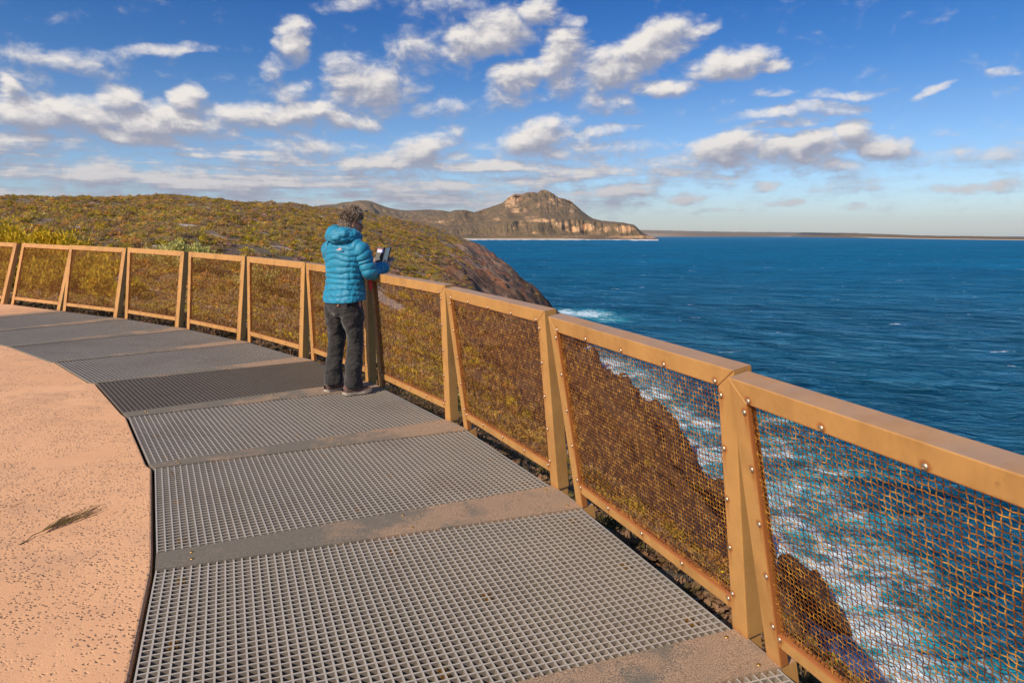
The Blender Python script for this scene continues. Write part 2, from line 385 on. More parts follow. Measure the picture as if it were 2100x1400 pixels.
def mat_hill():
    m, t, b = material('hillside', .92)
    p = t.node('ShaderNodeNewGeometry').outputs['Position']
    soil_n = t.noise(p, .35, 6, .65)
    soil = t.ramp(soil_n, [(.3, (.13, .085, .06)), (.48, (.21, .14, .10)), (.6, (.17, .14, .07)), (.72, (.32, .24, .20))])
    sand = t.ramp(t.noise(p, .16, 5, .65), [(.58, 0.0), (.63, 1.0)])
    soil = t.mix(t.m('MULTIPLY', sand, .5), soil, (.42, .33, .28))
    soil = t.mix(t.m('MULTIPLY', t.attr('sandy'), .9), soil, (.68, .58, .52))
    # rock
    ps = t.mapping(p, (1, 1, 1), (0, 0, R(20)))
    ps = t.vm('ADD', t.vm('MULTIPLY', ps, (.09, 1.15, .10)), t.vm('SCALE', t.noise(p, .06, 3, .5, out='Color'), 5.0))
    rn = t.noise(ps, 1.0, 9, .68, .3)
    rock = t.ramp(rn, [(.34, (.035, .022, .018)), (.43, (.15, .09, .065)), (.53, (.30, .20, .15)), (.64, (.50, .37, .30))])
    lich = t.ramp(t.noise(t.vm('MULTIPLY', p, (.16, .3, .25)), 1.0, 7, .7), [(.49, 0.0), (.58, 1.0)])
    rock = t.mix(t.m('MULTIPLY', lich, .75), rock, (.55, .20, .08))
    veg = t.ramp(t.noise(p, .28, 7, .7), [(.50, 0.0), (.60, 1.0)])
    rock = t.mix(t.m('MULTIPLY', veg, t.m('SUBTRACT', 1.0, t.attr('rock'))), rock, (.05, .05, .018))
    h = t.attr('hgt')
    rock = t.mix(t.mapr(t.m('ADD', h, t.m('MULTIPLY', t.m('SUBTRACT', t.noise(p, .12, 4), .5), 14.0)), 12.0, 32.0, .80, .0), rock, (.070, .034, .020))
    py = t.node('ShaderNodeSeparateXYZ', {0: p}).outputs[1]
    rock = t.mix(t.mapr(t.m('ADD', py, t.m('MULTIPLY', t.m('SUBTRACT', t.noise(p, .05, 4), .5), 90.0)), 60.0, 120.0, .72, 0), rock, (.050, .024, .015))  # nearer rock darkened in colour, standing in for shade on the averted slope
    wet = t.mapr(t.m('ADD', h, t.m('MULTIPLY', t.m('SUBTRACT', t.noise(p, .2, 4), .5), 6.0)), 0.5, 7.0, 1, 0)
    rock = t.mix(t.m('MULTIPLY', wet, .86), rock, (.018, .011, .008))
    rk = t.mapr(t.m('ADD', t.attr('rock'), t.m('MULTIPLY', t.m('SUBTRACT', t.noise(p, .4, 6, .7), .5), .9)), .35, .6, 0, 1)
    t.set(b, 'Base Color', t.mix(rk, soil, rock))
    t.set(b, 'Roughness', t.mapr(wet, 0, 1, .9, .45))
    hb = t.m('ADD', t.m('MULTIPLY', rn, 1.6), t.m('MULTIPLY', t.noise(p, 1.4, 8, .7), .55))
    t.set(b, 'Normal', t.bump(hb, 1.0, .55))
    return m
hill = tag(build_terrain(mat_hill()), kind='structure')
# ------------------------------------------------------------------ heath plants
def mat_leaf(name, stops, rough=.75, trans=.0):
    stops = [(p_, tuple(min(.85, v_*1.2) for v_ in c_)) for p_, c_ in stops]
    m, t, b = material(name, rough)
    oi = t.node('ShaderNodeObjectInfo').outputs['Random']
    g = t.node('ShaderNodeNewGeometry')
    rnd = g.outputs['Random Per Island']
    p = g.outputs['Position']
    big = t.noise(p, .16, 5, .65)
    f = t.m('ADD', t.m('MULTIPLY', oi, .70), t.m('ADD', t.m('MULTIPLY', rnd, .14), t.m('MULTIPLY', t.m('SUBTRACT', big, .5), 1.6)))
    f = t.m('ADD', f, .08)
    t.set(b, 'Base Color', t.ramp(f, stops))
    b.inputs['Specular IOR Level'].default_value = .2
    tl = t.node('ShaderNodeBsdfTranslucent'); t.set(tl, 0, b.inputs['Base Color'].links[0].from_socket)
    mx = t.node('ShaderNodeMixShader', {0: .35}); t.l.new(b.outputs[0], mx.inputs[1]); t.l.new(tl.outputs[0], mx.inputs[2])
    t.l.new(mx.outputs[0], t.n['Material Output'].inputs[0])
    return m
HEATH = [(0.0, (.50, .32, .28)), (.12, (.28, .16, .10)), (.21, (.09, .075, .012)), (.30, (.40, .30, .03)), (.38, (.68, .52, .04)), (.45, (.20, .17, .02)), (.53, (.46, .30, .18)), (.60, (.74, .31, .04)), (.67, (.22, .16, .03)), (.74, (.50, .34, .27)), (.81, (.12, .11, .018)), (.89, (.64, .52, .14)), (1.0, (.74, .36, .07))]
MROCKV = [(0.0, (.07, .045, .035)), (.3, (.08, .075, .02)), (.5, (.15, .13, .02)), (.7, (.12, .07, .03)), (1.0, (.16, .17, .05))]
leaf_m = mat_leaf('heath_leaves', HEATH)
dry_m, _t, _b = material('dry_stems', .9, col=(.20, .155, .13))
def clump(name, n, mat, seed, flat=.6, leaf=.10, stems=6, tuft=False, blades=False):
    r = np.random.default_rng(seed); V = []; F = []; MI = []
    for i in range(n):
        a = r.uniform(0, 2*math.pi); q = math.sqrt(r.uniform(0, 1)); h = math.sqrt(max(0, 1-q*q))
        lump = .75 + .3*math.sin(3*a+seed) + .18*math.sin(7*a+2*seed)
        k = r.uniform(.55, 1.0)**.5
        c = np.array([q*math.cos(a)*lump*.5*k, q*math.sin(a)*lump*.5*k, (h*flat*(.8+.3*math.sin(5*a+q*6+seed)))*k*.55+.02])
        out = np.array([math.cos(a)*q, math.sin(a)*q, h+.2]); out /= np.linalg.norm(out)
        if blades:
            d = out + r.normal(0, .45, 3); w = np.cross(d, r.normal(0, 1, 3))
        else:      # leaves lie like shingles over the dome
            fn = out + r.normal(0, .42, 3); d = np.cross(fn, r.normal(0, 1, 3)); w = np.cross(fn, d)
        d /= np.linalg.norm(d); w /= np.linalg.norm(w)
        L = leaf*r.uniform(.7, 1.4); W = L*(.16 if blades else .36)
        b = len(V); V += [c-w*W*.4, c+d*L*.5-w*W, c+d*L, c+d*L*.5+w*W, c+w*W*.4]; F.append((b, b+1, b+2, b+3, b+4)); MI.append(0)
    for i in range(stems):
        a = r.uniform(0, 2*math.pi); q = r.uniform(.1, .55); c = np.array([0, 0, 0.0]); e = np.array([q*math.cos(a), q*math.sin(a), flat*.62*r.uniform(.5, 1.0)])
        w = np.array([-math.sin(a), math.cos(a), 0])*.008; b = len(V); V += [c-w, e-w*.5, e+w*.5, c+w]; F.append((b, b+1, b+2, b+3)); MI.append(1)
    me = bpy.data.meshes.new(name); me.from_pydata([tuple(p) for p in V], [], F); me.materials.append(mat); me.materials.append(dry_m)
    me.polygons.foreach_set('material_index', np.array(MI, dtype=np.int32)); me.update()
    return bpy.data.objects.new(name, me)
def scatter(name, pts, scl, idx, coll, seed=1, zs=None):
    me = bpy.data.meshes.new(name); me.vertices.add(len(pts)); me.vertices.foreach_set('co', pts.astype(np.float32).reshape(-1))
    for nm, a in (('sc', scl), ('zs', zs if zs is not None else np.ones(len(pts)))):
        at = me.attributes.new(nm, 'FLOAT', 'POINT'); at.data.foreach_set('value', a.astype(np.float32))
    at = me.attributes.new('ix', 'INT', 'POINT'); at.data.foreach_set('value', idx.astype(np.int32))
    at = me.attributes.new('rz', 'FLOAT', 'POINT'); at.data.foreach_set('value', np.random.default_rng(seed).uniform(0, 6.28, len(pts)).astype(np.float32))
    me.update(); o = link(bpy.data.objects.new(name, me))
    g = bpy.data.node_groups.new(name, 'GeometryNodeTree'); g.interface.new_socket('Geometry', in_out='INPUT', socket_type='NodeSocketGeometry'); g.interface.new_socket('Geometry', in_out='OUTPUT', socket_type='NodeSocketGeometry')
    t = NT(g); gi = t.node('NodeGroupInput'); go = t.node('NodeGroupOutput')
    ci = t.node('GeometryNodeCollectionInfo', {'Separate Children': True, 'Reset Children': True}); ci.inputs['Collection'].default_value = coll
    def na(n, ty): nd = t.node('GeometryNodeInputNamedAttribute', data_type=ty); nd.inputs[0].default_value = n; return nd.outputs[0]
    s = na('sc', 'FLOAT'); z = t.m('MULTIPLY', s, na('zs', 'FLOAT'))
    io = t.node('GeometryNodeInstanceOnPoints', {'Points': gi.outputs[0], 'Instance': ci.outputs[0], 'Pick Instance': True, 'Instance Index': na('ix', 'INT'),
        'Rotation': t.node('ShaderNodeCombineXYZ', {2: na('rz', 'FLOAT')}).outputs[0], 'Scale': t.node('ShaderNodeCombineXYZ', {0: s, 1: s, 2: z}).outputs[0]})
    t.l.new(io.outputs[0], go.inputs[0])
    md = o.modifiers.new('scatter', 'NODES'); md.node_group = g
    return o
def heath():
    coll = bpy.data.collections.new('heath_prototypes')      # never linked to the scene: only instanced
    protos = [clump('shrub_a', 230, leaf_m, 1, .7, .075), clump('shrub_b', 210, leaf_m, 2, .5, .07), clump('shrub_c', 260, leaf_m, 3, .9, .06),
              clump('shrub_d', 150, leaf_m, 4, .45, .10, 10), clump('shrub_e', 220, leaf_m, 5, .8, .13, 4, blades=True), clump('shrub_f', 90, leaf_m, 6, .8, .08, 60)]
    lit_m = mat_leaf('dry_litter', [(0, (.10, .055, .03)), (.3, (.22, .12, .06)), (.5, (.06, .055, .02)), (.7, (.33, .19, .11)), (.85, (.10, .10, .03)), (1, (.42, .26, .17))])
    protos += [clump('shrub_g', 120, lit_m, 7, .5, .16, 14, blades=True), clump('shrub_h', 150, lit_m, 8, .6, .12, 20)]
    for p in protos: coll.objects.link(p)
    pts = []; scl = []
    def band(n, r0, r1, s0, s1, a0=-.86, a1=.62, seed=0):
        r = np.random.default_rng(seed); az = r.uniform(a0, a1, n); rr = np.sqrt(r.uniform(r0*r0, r1*r1, n)); x = rr*np.sin(az); y = rr*np.cos(az)
        z, rm = ground(x, y)
        dens = 1-np.clip(rm*1.25 - .10 - .35*(fbm(x/6, y/6, 4, 301) > .30), 0, .992)
        cc = .34*x+.94*y; ss = .94*x-.34*y; streak = ridged(ss/16, (cc+fbm(x/20, y/20, 3, 8)*8)/3.4, 3, 55)
        dens = dens*(sand_mask(x, y, r=rr) < .5)*np.where((streak > .80) & (rr > 22), .12, 1.0)
        dens = dens*(z > SEA+5)*(fbm(x/1.7, y/1.7, 3, 77) > -.62)*(1-.8*(fbm(x/7, y/7, 4, 177) < -.50))
        # keep off the deck
        ok = r.uniform(0, 1, n) < dens
        for k in range(len(PAN)):
            pass
        dd = fence_out(x, y); s = r.uniform(s0, s1, n)**1.0*(1+.35*fbm(x/8, y/8, 2, 9))
        ok &= dd > .15 + s*.5
        pts.append(np.stack([x, y, z-.03], -1)[ok]); scl.append(s[ok])
    band(16000, 2.2, 12, .12, .34, -.95, .95, 1)
    band(26000, 9, 30, .18, .60, -.9, .7, 2)
    band(52000, 24, 80, .25, .85, seed=3)
    band(70000, 70, 150, .40, 1.15, seed=4)
    band(26000, 140, 232, .5, 1.4, seed=5)
    P = np.concatenate(pts); S = np.concatenate(scl); r = np.random.default_rng(5)
    ix = r.integers(0, 6, len(P)); nearf = (fence_out(P[:, 0], P[:, 1]) < 1.6) & (r.uniform(0, 1, len(P)) < 2); ix = np.where(nearf, 6+(ix % 2), ix); zs = r.uniform(.40, .95, len(P))
    o = scatter('heath_plants', P, S, ix, coll, 3, zs)
    tag(o, 'low olive, orange and purple brown heath shrubs covering the hillside beyond the fence', 'heath plants', kind='stuff')
def bushes():
    m = mat_leaf('bush_leaves', [(0, (.44, .31, .02)), (.3, (.58, .40, .02)), (.5, (.32, .25, .02)), (.7, (.64, .42, .03)), (1, (.22, .18, .02))])
    mg = mat_leaf('pale_bush_leaves', [(0, (.34, .34, .10)), (.4, (.50, .46, .16)), (.7, (.28, .30, .08)), (1, (.55, .42, .15))])
    B = [(20, 470, 24, 1.6, m, 'tall yellow green bush at the left edge above the fence'), (95, 478, 23, 1.35, m, 'yellow green bush above the second fence panel from the left edge'), (160, 492, 20, .95, m, 'low yellow green bush right of the two taller ones at the left'),
         (210, 500, 18, .65, m, 'small yellow bush touching the top rail line, last of the yellow bushes'), (55, 500, 19, .8, m, 'yellow green bush in front, low behind the top rail at the left edge'), (365, 484, 24, .95, mg, 'round pale green bush on the slope above the fourth fence joint'), (530, 500, 22, .8, mg, 'pale olive bush on the slope left of the person')]
    for i, (u, v, r, sc, mm, lab) in enumerate(B):
        d = ray(u, v); a = math.atan2(d.x, d.y); x, y = r*math.sin(a), r*math.cos(a)
        z = float(ground(np.array([x]), np.array([y]))[0][0])
        root = empty('bush', (x, y, z-.05)); tag(root, lab, 'bush', 'bushes beyond the fence')
        rr = np.random.default_rng(50+i); V = []; F = []; st = MB(); H = sc*.95; Wd = sc*1.25
        for s_ in range(24):
            a_ = rr.uniform(0, 6.28); q = rr.uniform(.15, .95)*Wd; h = H*rr.uniform(.65, 1.0)*math.sqrt(max(.12, 1-(q/Wd)**2*.85))
            tip = np.array([q*math.cos(a_), q*math.sin(a_), h]); mid = tip*np.array([.5, .5, .55])
            st.tube([(0, 0, 0), tuple(mid), tuple(tip)], [.02*sc, .012*sc, .005], 5)
            for k in range(int(300)):
                f = rr.uniform(.35, 1.02); c = tip*f*np.array([1, 1, 1]) + rr.normal(0, .10*sc, 3)*(1.1-.4*f); c[2] = abs(c[2])
                dd = rr.normal(0, .6, 3)+np.array([0, 0, .9])+c/np.linalg.norm(c)*.5; dd /= np.linalg.norm(dd); w = np.cross(dd, rr.normal(0, 1, 3)); w /= np.linalg.norm(w)
                L = rr.uniform(.06, .12); b0 = len(V); V += [c-w*L*.10, c+dd*L*.5-w*L*.26, c+dd*L, c+dd*L*.5+w*L*.26, c+w*L*.10]; F.append((b0, b0+1, b0+2, b0+3, b0+4))
        mesh_obj('crown', V, F, mm, root); st.build('stems', dry_m, root)
# ------------------------------------------------------------------ sea
def sea_pt(u, v): p = at_z(u, v, SEA); return (p.x, p.y)
def build_sea():
    m, t, b = material('sea_water', .12)
    p = t.node('ShaderNodeNewGeometry').outputs['Position']
    far = t.vm('LENGTH', p)
    foam = t.attr('foam'); turq = t.attr('turq')
    deep = t.ramp(t.noise(p, .006, 4, .6), [(.35, (.001, .165, .36)), (.65, (.0015, .235, .49))])
    deep = t.mix(t.mapr(far, 150, 900, 0, 1), t.mix(.5, deep, (.001, .045, .085)), deep)
    tq = t.m('MULTIPLY', turq, t.mapr(t.noise(p, .09, 5, .65, 1.0), .32, .62, .25, 1))
    water = t.mix(tq, deep, (.010, .52, .62))
    aer = t.mapr(t.m('ADD', foam, t.m('MULTIPLY', t.m('SUBTRACT', t.noise(p, .22, 6, .72, 1.2), .5), 1.5)), .12, .75, 0, 1, True)
    water = t.mix(t.m('MULTIPLY', aer, .85), water, (.03, .60, .76))
    # foam lace
    w = t.vm('ADD', p, t.vm('SCALE', t.noise(p, .35, 4, .6, out='Color'), 3.2))
    lace = t.vor(w, .30, 'DISTANCE_TO_EDGE'); lace2 = t.vor(w, .75, 'DISTANCE_TO_EDGE')
    ln = t.m('ADD', t.m('MULTIPLY', t.mapr(lace, 0, .34, 1, 0), .5), t.m('MULTIPLY', t.mapr(lace2, 0, .3, 1, 0), .35))
    ln = t.m('ADD', ln, t.m('MULTIPLY', t.m('SUBTRACT', t.noise(p, .16, 6, .7), .5), 1.3))
    fm = t.mapr(t.m('ADD', ln, t.m('MULTIPLY', foam, 1.0)), .92, 1.38, 0, .95)
    fm = t.m('MULTIPLY', fm, t.mapr(foam, .02, .15, 0, 1))
    # whitecaps further out
    pc = t.vm('MULTIPLY', p, (.040, .075, 0)); cap = t.noise(pc, 1.0, 5, .75)
    cap = t.mapr(cap, .655, .675, 0, 1); cap2 = t.mapr(t.noise(t.vm('MULTIPLY', p, (.006, .011, 0)), 1.0, 6, .8), .675, .69, 0, 1)
    cap = t.m('MULTIPLY', t.m('MAXIMUM', cap, cap2), t.mapr(far, 120, 200, 0, .85))
    fm = t.m('MAXIMUM', fm, cap)
    t.set(b, 'Roughness', t.mapr(fm, 0, 1, .16, .85))
    b.inputs['IOR'].default_value = 1.33; b.inputs['Specular IOR Level'].default_value = 0.
    b.inputs['Specular Tint'].default_value = (.20, .60, 1, 1)
    # waves: three scales, coarser and softer with distance
    q = t.mapping(p, (1, 1, 1), (0, 0, R(24)))
    h1 = t.noise(t.vm('MULTIPLY', q, (.055, .13, 1)), 1.0, 6, .6, .3)
    h2 = t.noise(t.vm('MULTIPLY', q, (.48, .95, 1)), 1.0, 6, .66, .3)
    h3 = t.noise(t.vm('MULTIPLY', q, (.010, .024, 1)), 1.0, 5, .6)
    hh = t.m('ADD', t.m('MULTIPLY', h1, 2.4), t.m('MULTIPLY', h2, .60))
    hh = t.m('ADD', hh, t.m('MULTIPLY', h3, 6.0))
    hh = t.m('ADD', hh, t.m('MULTIPLY', fm, .12))
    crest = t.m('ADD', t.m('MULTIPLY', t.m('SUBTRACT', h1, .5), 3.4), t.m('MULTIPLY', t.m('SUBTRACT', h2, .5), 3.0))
    water = t.mix(t.mapr(crest, -.9, .9, 0, 1), t.mix(.72, water, (.0005, .012, .030)), t.mix(.18, water, (.01, .22, .36)))  # wave shading in the colour: darkened troughs, crests as if lit through
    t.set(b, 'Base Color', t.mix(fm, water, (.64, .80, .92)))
    hh = t.m('MULTIPLY', t.m('SUBTRACT', hh, 4.5), t.mapr(foam, .1, .8, 1, .5))
    nb = t.bump(hh, 1.0, 2.8); t.set(b, 'Normal', nb)
    gl = t.node('ShaderNodeBsdfGlossy', {'Color': (.30, .62, 1, 1), 'Roughness': .22, 'Normal': nb})
    gw = t.m('MULTIPLY', t.m('MULTIPLY', t.mapr(crest, -.8, 1.0, .02, .26), t.mapr(far, 60, 350, .35, 1)), t.m('SUBTRACT', 1.0, fm))
    mx = t.node('ShaderNodeMixShader', {0: gw}); t.l.new(b.outputs[0], mx.inputs[1]); t.l.new(gl.outputs[0], mx.inputs[2]); t.l.new(mx.outputs[0], t.n['Material Output'].inputs[0])
    az = np.linspace(-1.35, 1.35, 560); lr = np.concatenate([np.linspace(math.log(14), math.log(700), 430)[:-1], np.linspace(math.log(700), math.log(60000), 60)])
    A, L = np.meshgrid(az, lr); r = np.exp(L); X = r*np.sin(A); Y = r*np.cos(A)
    gz = np.full(X.shape, SEA-16.0); near = (r < 430) & (A > -.2) & (A < 1.0)
    gz[near] = ground(X[near], Y[near])[0]
    foam = sstep(SEA-9.0, SEA-1.0, gz)*.85
    turq = sstep(SEA-13, SEA-4, gz)*.7
    def blob(u, v, ru, rv, f, tq, rot=0):
        nonlocal foam, turq
        x0, y0 = sea_pt(u, v); x1, _ = sea_pt(u+ru, v); _, y1 = sea_pt(u, v-rv)
        a = (X-x0)/(x1-x0); c = (Y-y0)/max(1e-3, y1-y0); ca, sa = math.cos(R(rot)), math.sin(R(rot))
        d = np.exp(-((a*ca+c*sa)**2 + (-a*sa+c*ca)**2)); foam = np.maximum(foam, f*d); turq = np.maximum(turq, tq*d)
    for a in [(1205,643,52,8,1.05,.9),(1165,640,30,7,1.0,.6),(1250,655,40,6,.55,.9),(1195,730,26,16,.9,.4),(1250,745,45,14,.8,.6),(1330,790,50,18,.45,.7),
              (1300,765,40,14,.7,.7),(1400,845,34,20,.7,.8),(1450,870,40,18,.85,.8),(1470,930,34,26,.75,.7),(1420,910,30,20,.8,.5),(1480,1000,34,40,.8,.5),(1520,1060,40,40,.8,.5),
              (1620,862,120,12,.50,1.2),(1570,905,60,16,.62,1.2),(1610,930,120,18,.66,1.2),(1700,965,120,14,.50,1.2),(1640,1000,90,24,.62,1.2),(1760,1060,110,24,.55,1.1),(1700,1030,50,30,.35,.7),(1580,1010,45,40,.75,.5),
              (1640,1080,60,50,.80,.5),(1720,1130,80,60,.66,.7),(1720,1200,130,80,.80,.8),(1790,1290,130,80,.74,.9),(1860,1390,140,80,.74,.85),(1800,1150,110,50,.62,.9),(1660,1200,50,40,.85,.4),
              (1960,1400,110,80,.58,.5),(1760,1370,60,60,.8,.4),(1900,1230,60,40,.3,.4),(2060,1390,80,60,.45,.4),(1190,560,30,4,.0,.35)]:
        blob(*a)
    Z = np.full(X.shape, SEA) + (fbm(X/16, Y/9, 4, 61)*.55)*sstep(700, 250, r)
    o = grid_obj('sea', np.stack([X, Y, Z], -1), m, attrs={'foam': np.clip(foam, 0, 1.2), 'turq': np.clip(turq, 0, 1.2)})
    tag(o, kind='structure')
build_sea()
# ================================================================== deck and fence
def deck_xy(k, along, inward):
    x, y, yw = (PAN.get(k) or EXTRA[k])[:3]
    return (x + math.sin(yw)*along - math.cos(yw)*inward, y - math.cos(yw)*along - math.sin(yw)*inward)
PW, PH, PD = 1.336, 1.043, .075
TLX, TRX = -PW/2+.012, PW/2+.060
# materials
def mat_frame():
    m, t, b = material('painted_steel', .42)
    tc = t.node('ShaderNodeTexCoord').outputs['Object']; p = t.node('ShaderNodeNewGeometry').outputs['Position']
    n = t.noise(p, 9, 6, .6); n2 = t.noise(p, 70, 4, .7)
    c = t.mix(t.mapr(n, .3, .7, 0, 1), (.54, .285, .090), (.46, .245, .080))
    c = t.mix(t.m('MULTIPLY', t.mapr(n2, .5, .75, 0, 1), .30), c, (.33, .20, .09))
    nz = t.node('ShaderNodeSeparateXYZ', {0: t.node('ShaderNodeNewGeometry').outputs['Normal']}).outputs[2]
    dust = t.m('MULTIPLY', t.mapr(nz, .6, .9, 0, 1), t.mapr(t.noise(p, 5, 5, .6), .3, .65, .35, .9))
    c = t.mix(dust, c, (.30, .205, .15))
    c = t.mix(t.mapr(t.noise(t.vm('MULTIPLY', p, (5, 5, 2.2)), 1.0, 6, .7), .47, .66, 0, .62), c, (.33, .165, .050))
    c = t.mix(t.mapr(t.noise(t.vm('MULTIPLY', p, (30, 30, 12)), 1.0, 4, .8), .64, .72, 0, .5), c, (.22, .10, .035))
    rs = t.m('ADD', t.attr('rust'), t.m('MULTIPLY', t.m('SUBTRACT', t.noise(p, 45, 5, .7), .5), .55))
    c = t.mix(t.mapr(rs, .22, .75, 0, .85), c, (.30, .085, .015))
    t.set(b, 'Base Color', c); t.set(b, 'Roughness', t.mapr(rs, .2, .7, .42, .8)); b.inputs['Metallic'].default_value = .0
    b.inputs['Specular IOR Level'].default_value = .4
    t.set(b, 'Normal', t.bump(t.m('ADD', n2, t.m('MULTIPLY', n, .6)), .12, .003))
    return m
M_FRAME = mat_frame()
m, t, b = material('rusty_wire', .38, .4)
p = t.node('ShaderNodeNewGeometry').outputs['Position']
t.set(b, 'Base Color', t.ramp(t.noise(p, 30, 4, .7), [(.36, (.12, .034, .006)), (.50, (.33, .12, .013)), (.64, (.76, .38, .06))])); M_WIRE = m
m, t, b = material('stainless_screw', .40, .9, (.62, .48, .34)); M_SCREW = m
def rust_at(x, z, y):
    """rust round every screw, running down below it, and along the mesh opening"""
    r = .55*math.exp(-max(z, 0)/.035)
    for sx, sz in SCREWS:
        d = math.hypot(x-sx, z-sz)
        r = max(r, 1.2*math.exp(-(d/.016)**2))
        if sz > z: r = max(r, .85*math.exp(-((x-sx)/.009)**2)*math.exp(-(sz-z)/.08))
    return r
def px_edge(z, side):     # inner edge of the posts at height z
    f = z/PH
    return (-PW/2*(1-f) + TLX*f + .074) if side < 0 else (PW/2*(1-f) + TRX*f - .082)
ZB0, ZB1, ZT = .088, .140, PH-.072
SCREWS = []
for i in range(5):
    f = i/4
    SCREWS.append((px_edge(ZT, -1)*(1-f)+px_edge(ZT, 1)*f + (.012 if i == 0 else -.012 if i == 4 else 0), ZT+.014))
    SCREWS.append((px_edge(ZB1, -1)*(1-f)+px_edge(ZB1, 1)*f + (.012 if i == 0 else -.012 if i == 4 else 0), ZB1-.014))
    z = ZT-.03 - (ZT-ZB1-.05)*f
    SCREWS.append((px_edge(z, -1)-.014, z)); SCREWS.append((px_edge(z, 1)+.014, z))
def hexgrid(name, parent, c00, c10, c11, c01, nx, nz, edge=None, PD=PD):
    """a tube wall section: front quad (4 xz corners) swept to PD in depth, subdivided, with a rust attribute"""
    V = []; F = []; idx = {}
    def P(i, j):
        u, v = i/nx, j/nz
        return ((c00[0]*(1-u)+c10[0]*u)*(1-v)+(c01[0]*(1-u)+c11[0]*u)*v, (c00[1]*(1-u)+c10[1]*u)*(1-v)+(c01[1]*(1-u)+c11[1]*u)*v)
    rust = []
    for side, y in ((0, 0.), (1, PD)):
        for i in range(nx+1):
            for j in range(nz+1):
                x, z = P(i, j); idx[side, i, j] = len(V); V.append((x, y, z))
                e = 0.
                if edge: e = .8*math.exp(-edge(x, z)/.006)
                rust.append(max(rust_at(x, z, y)*(1 if side == 0 else .4), e))
    for i in range(nx):
        for j in range(nz):
            F.append((idx[0, i, j], idx[0, i+1, j], idx[0, i+1, j+1], idx[0, i, j+1])); F.append((idx[1, i, j], idx[1, i, j+1], idx[1, i+1, j+1], idx[1, i+1, j]))
    for i in range(nx):
        F.append((idx[0, i+1, 0], idx[0, i, 0], idx[1, i, 0], idx[1, i+1, 0])); F.append((idx[0, i, nz], idx[0, i+1, nz], idx[1, i+1, nz], idx[1, i, nz]))
    for j in range(nz):
        F.append((idx[0, 0, j], idx[0, 0, j+1], idx[1, 0, j+1], idx[1, 0, j])); F.append((idx[0, nx, j+1], idx[0, nx, j], idx[1, nx, j], idx[1, nx, j+1]))
    o = mesh_obj(name, V, F, M_FRAME, parent)
    a = o.data.attributes.new('rust', 'FLOAT', 'POINT'); a.data.foreach_set('value', np.array(rust, dtype=np.float32))
    return bevel(o, .004, 2)
def make_panel():
    root = empty('fence_panel')
    il, ir = px_edge(ZT, -1), px_edge(ZT, 1)
    g = .0012      # hairline of the mitre joint
    hexgrid('top_rail', root, (il+g, ZT), (ir-g, ZT), (TRX, PH), (TLX, PH), 240, 14, lambda x, z: z-ZT)
    hexgrid('post', root, (-PW/2, 0), (px_edge(0, -1), 0), (il, ZT), (TLX, PH-g), 14, 200, lambda x, z: abs(x-px_edge(z, -1)), PD=.034)
    hexgrid('post', root, (px_edge(0, 1), 0), (PW/2, 0), (TRX, PH-g), (ir, ZT), 14, 200, lambda x, z: abs(px_edge(z, 1)-x))
    hexgrid('bottom_rail', root, (px_edge(ZB0, -1)+g, ZB0), (px_edge(ZB0, 1)-g, ZB0), (px_edge(ZB1, 1)-g, ZB1), (px_edge(ZB1, -1)+g, ZB1), 240, 10, lambda x, z: ZB1-z, PD=.034)
    # woven mesh
    w = MB(); pitch = .0182; rad = .00148; A = .0019; sub = 4
    x0, x1 = px_edge(0, -1)-.02, px_edge(PH, 1)+.02
    nx = int((x1-x0)/pitch); nz = int((ZT-ZB1+.02)/pitch)+1
    def wave(i, par): return math.cos(math.pi*i)*(1 if par % 2 else -1)
    for i in range(nx+1):
        x = x0+i*pitch; pts = []
        for j in range(nz*sub+1):
            z = ZB1-.012 + j*pitch/sub
            if px_edge(z, -1)-.014 < x < px_edge(z, 1)+.014 and z < ZT+.014:
                ph = math.pi*(j/sub) + math.pi*(i % 2)
                pts.append((x + .0008*math.sin(ph), .014 + A*math.cos(ph), z))
        if len(pts) > 3: w.tube(pts, rad, 5, cap=False)
    for j in range(nz+1):
        z = ZB1-.012 + j*pitch; pts = []
        for i in range(nx*sub+1):
            x = x0 + i*pitch/sub
            if px_edge(z, -1)-.014 < x < px_edge(z, 1)+.014 and z < ZT+.014:
                ph = math.pi*(i/sub) + math.pi*(j % 2) + math.pi
                pts.append((x, .014 + A*math.cos(ph), z + .0008*math.sin(ph)))
        if len(pts) > 3: w.tube(pts, rad, 5, cap=False)
    w.build('wire_mesh', M_WIRE, root, smooth=True)
    # screws
    s = MB(); N = 12
    prof = [(.0094, 0), (.0094, .0012), (.0080, .0040), (.0048, .0056), (.0028, .0058), (.0026, .0040)]
    vs = [(r*math.cos(2*math.pi*j/N), -h, r*math.sin(2*math.pi*j/N)) for r, h in prof for j in range(N)]
    fs = [(i*N+j, (i+1)*N+j, (i+1)*N+(j+1) % N, i*N+(j+1) % N) for i in range(len(prof)-1) for j in range(N)] + [tuple((len(prof)-1)*N+j for j in range(N))]
    s.add(vs, fs); first = None
    for sx, sz in SCREWS:
        if first is None: o = first = s.build('screw', M_SCREW, root, smooth=True)
        else: o = first.copy(); link(o, root)
        o.location = (sx, -.0002, sz)
    # foot bracket
    for x in (-PW/2+.037, PW/2-.040):
        f = MB()
        f.hexa([(x-.034, .008, -.16), (x+.034, .008, -.16), (x+.034, .066, -.16), (x-.034, .066, -.16), (x-.034, .008, -.001), (x+.034, .008, -.001), (x+.034, .066, -.001), (x-.034, .066, -.001)])
        f.hexa([(x-.075, .0, -.172), (x+.075, .0, -.172), (x+.075, .12, -.172), (x-.075, .12, -.172), (x-.075, .0, -.161), (x+.075, .0, -.161), (x+.075, .12, -.161), (x-.075, .12, -.161)])
        f.build('foot_bracket', M_FRAME, root)
    return root
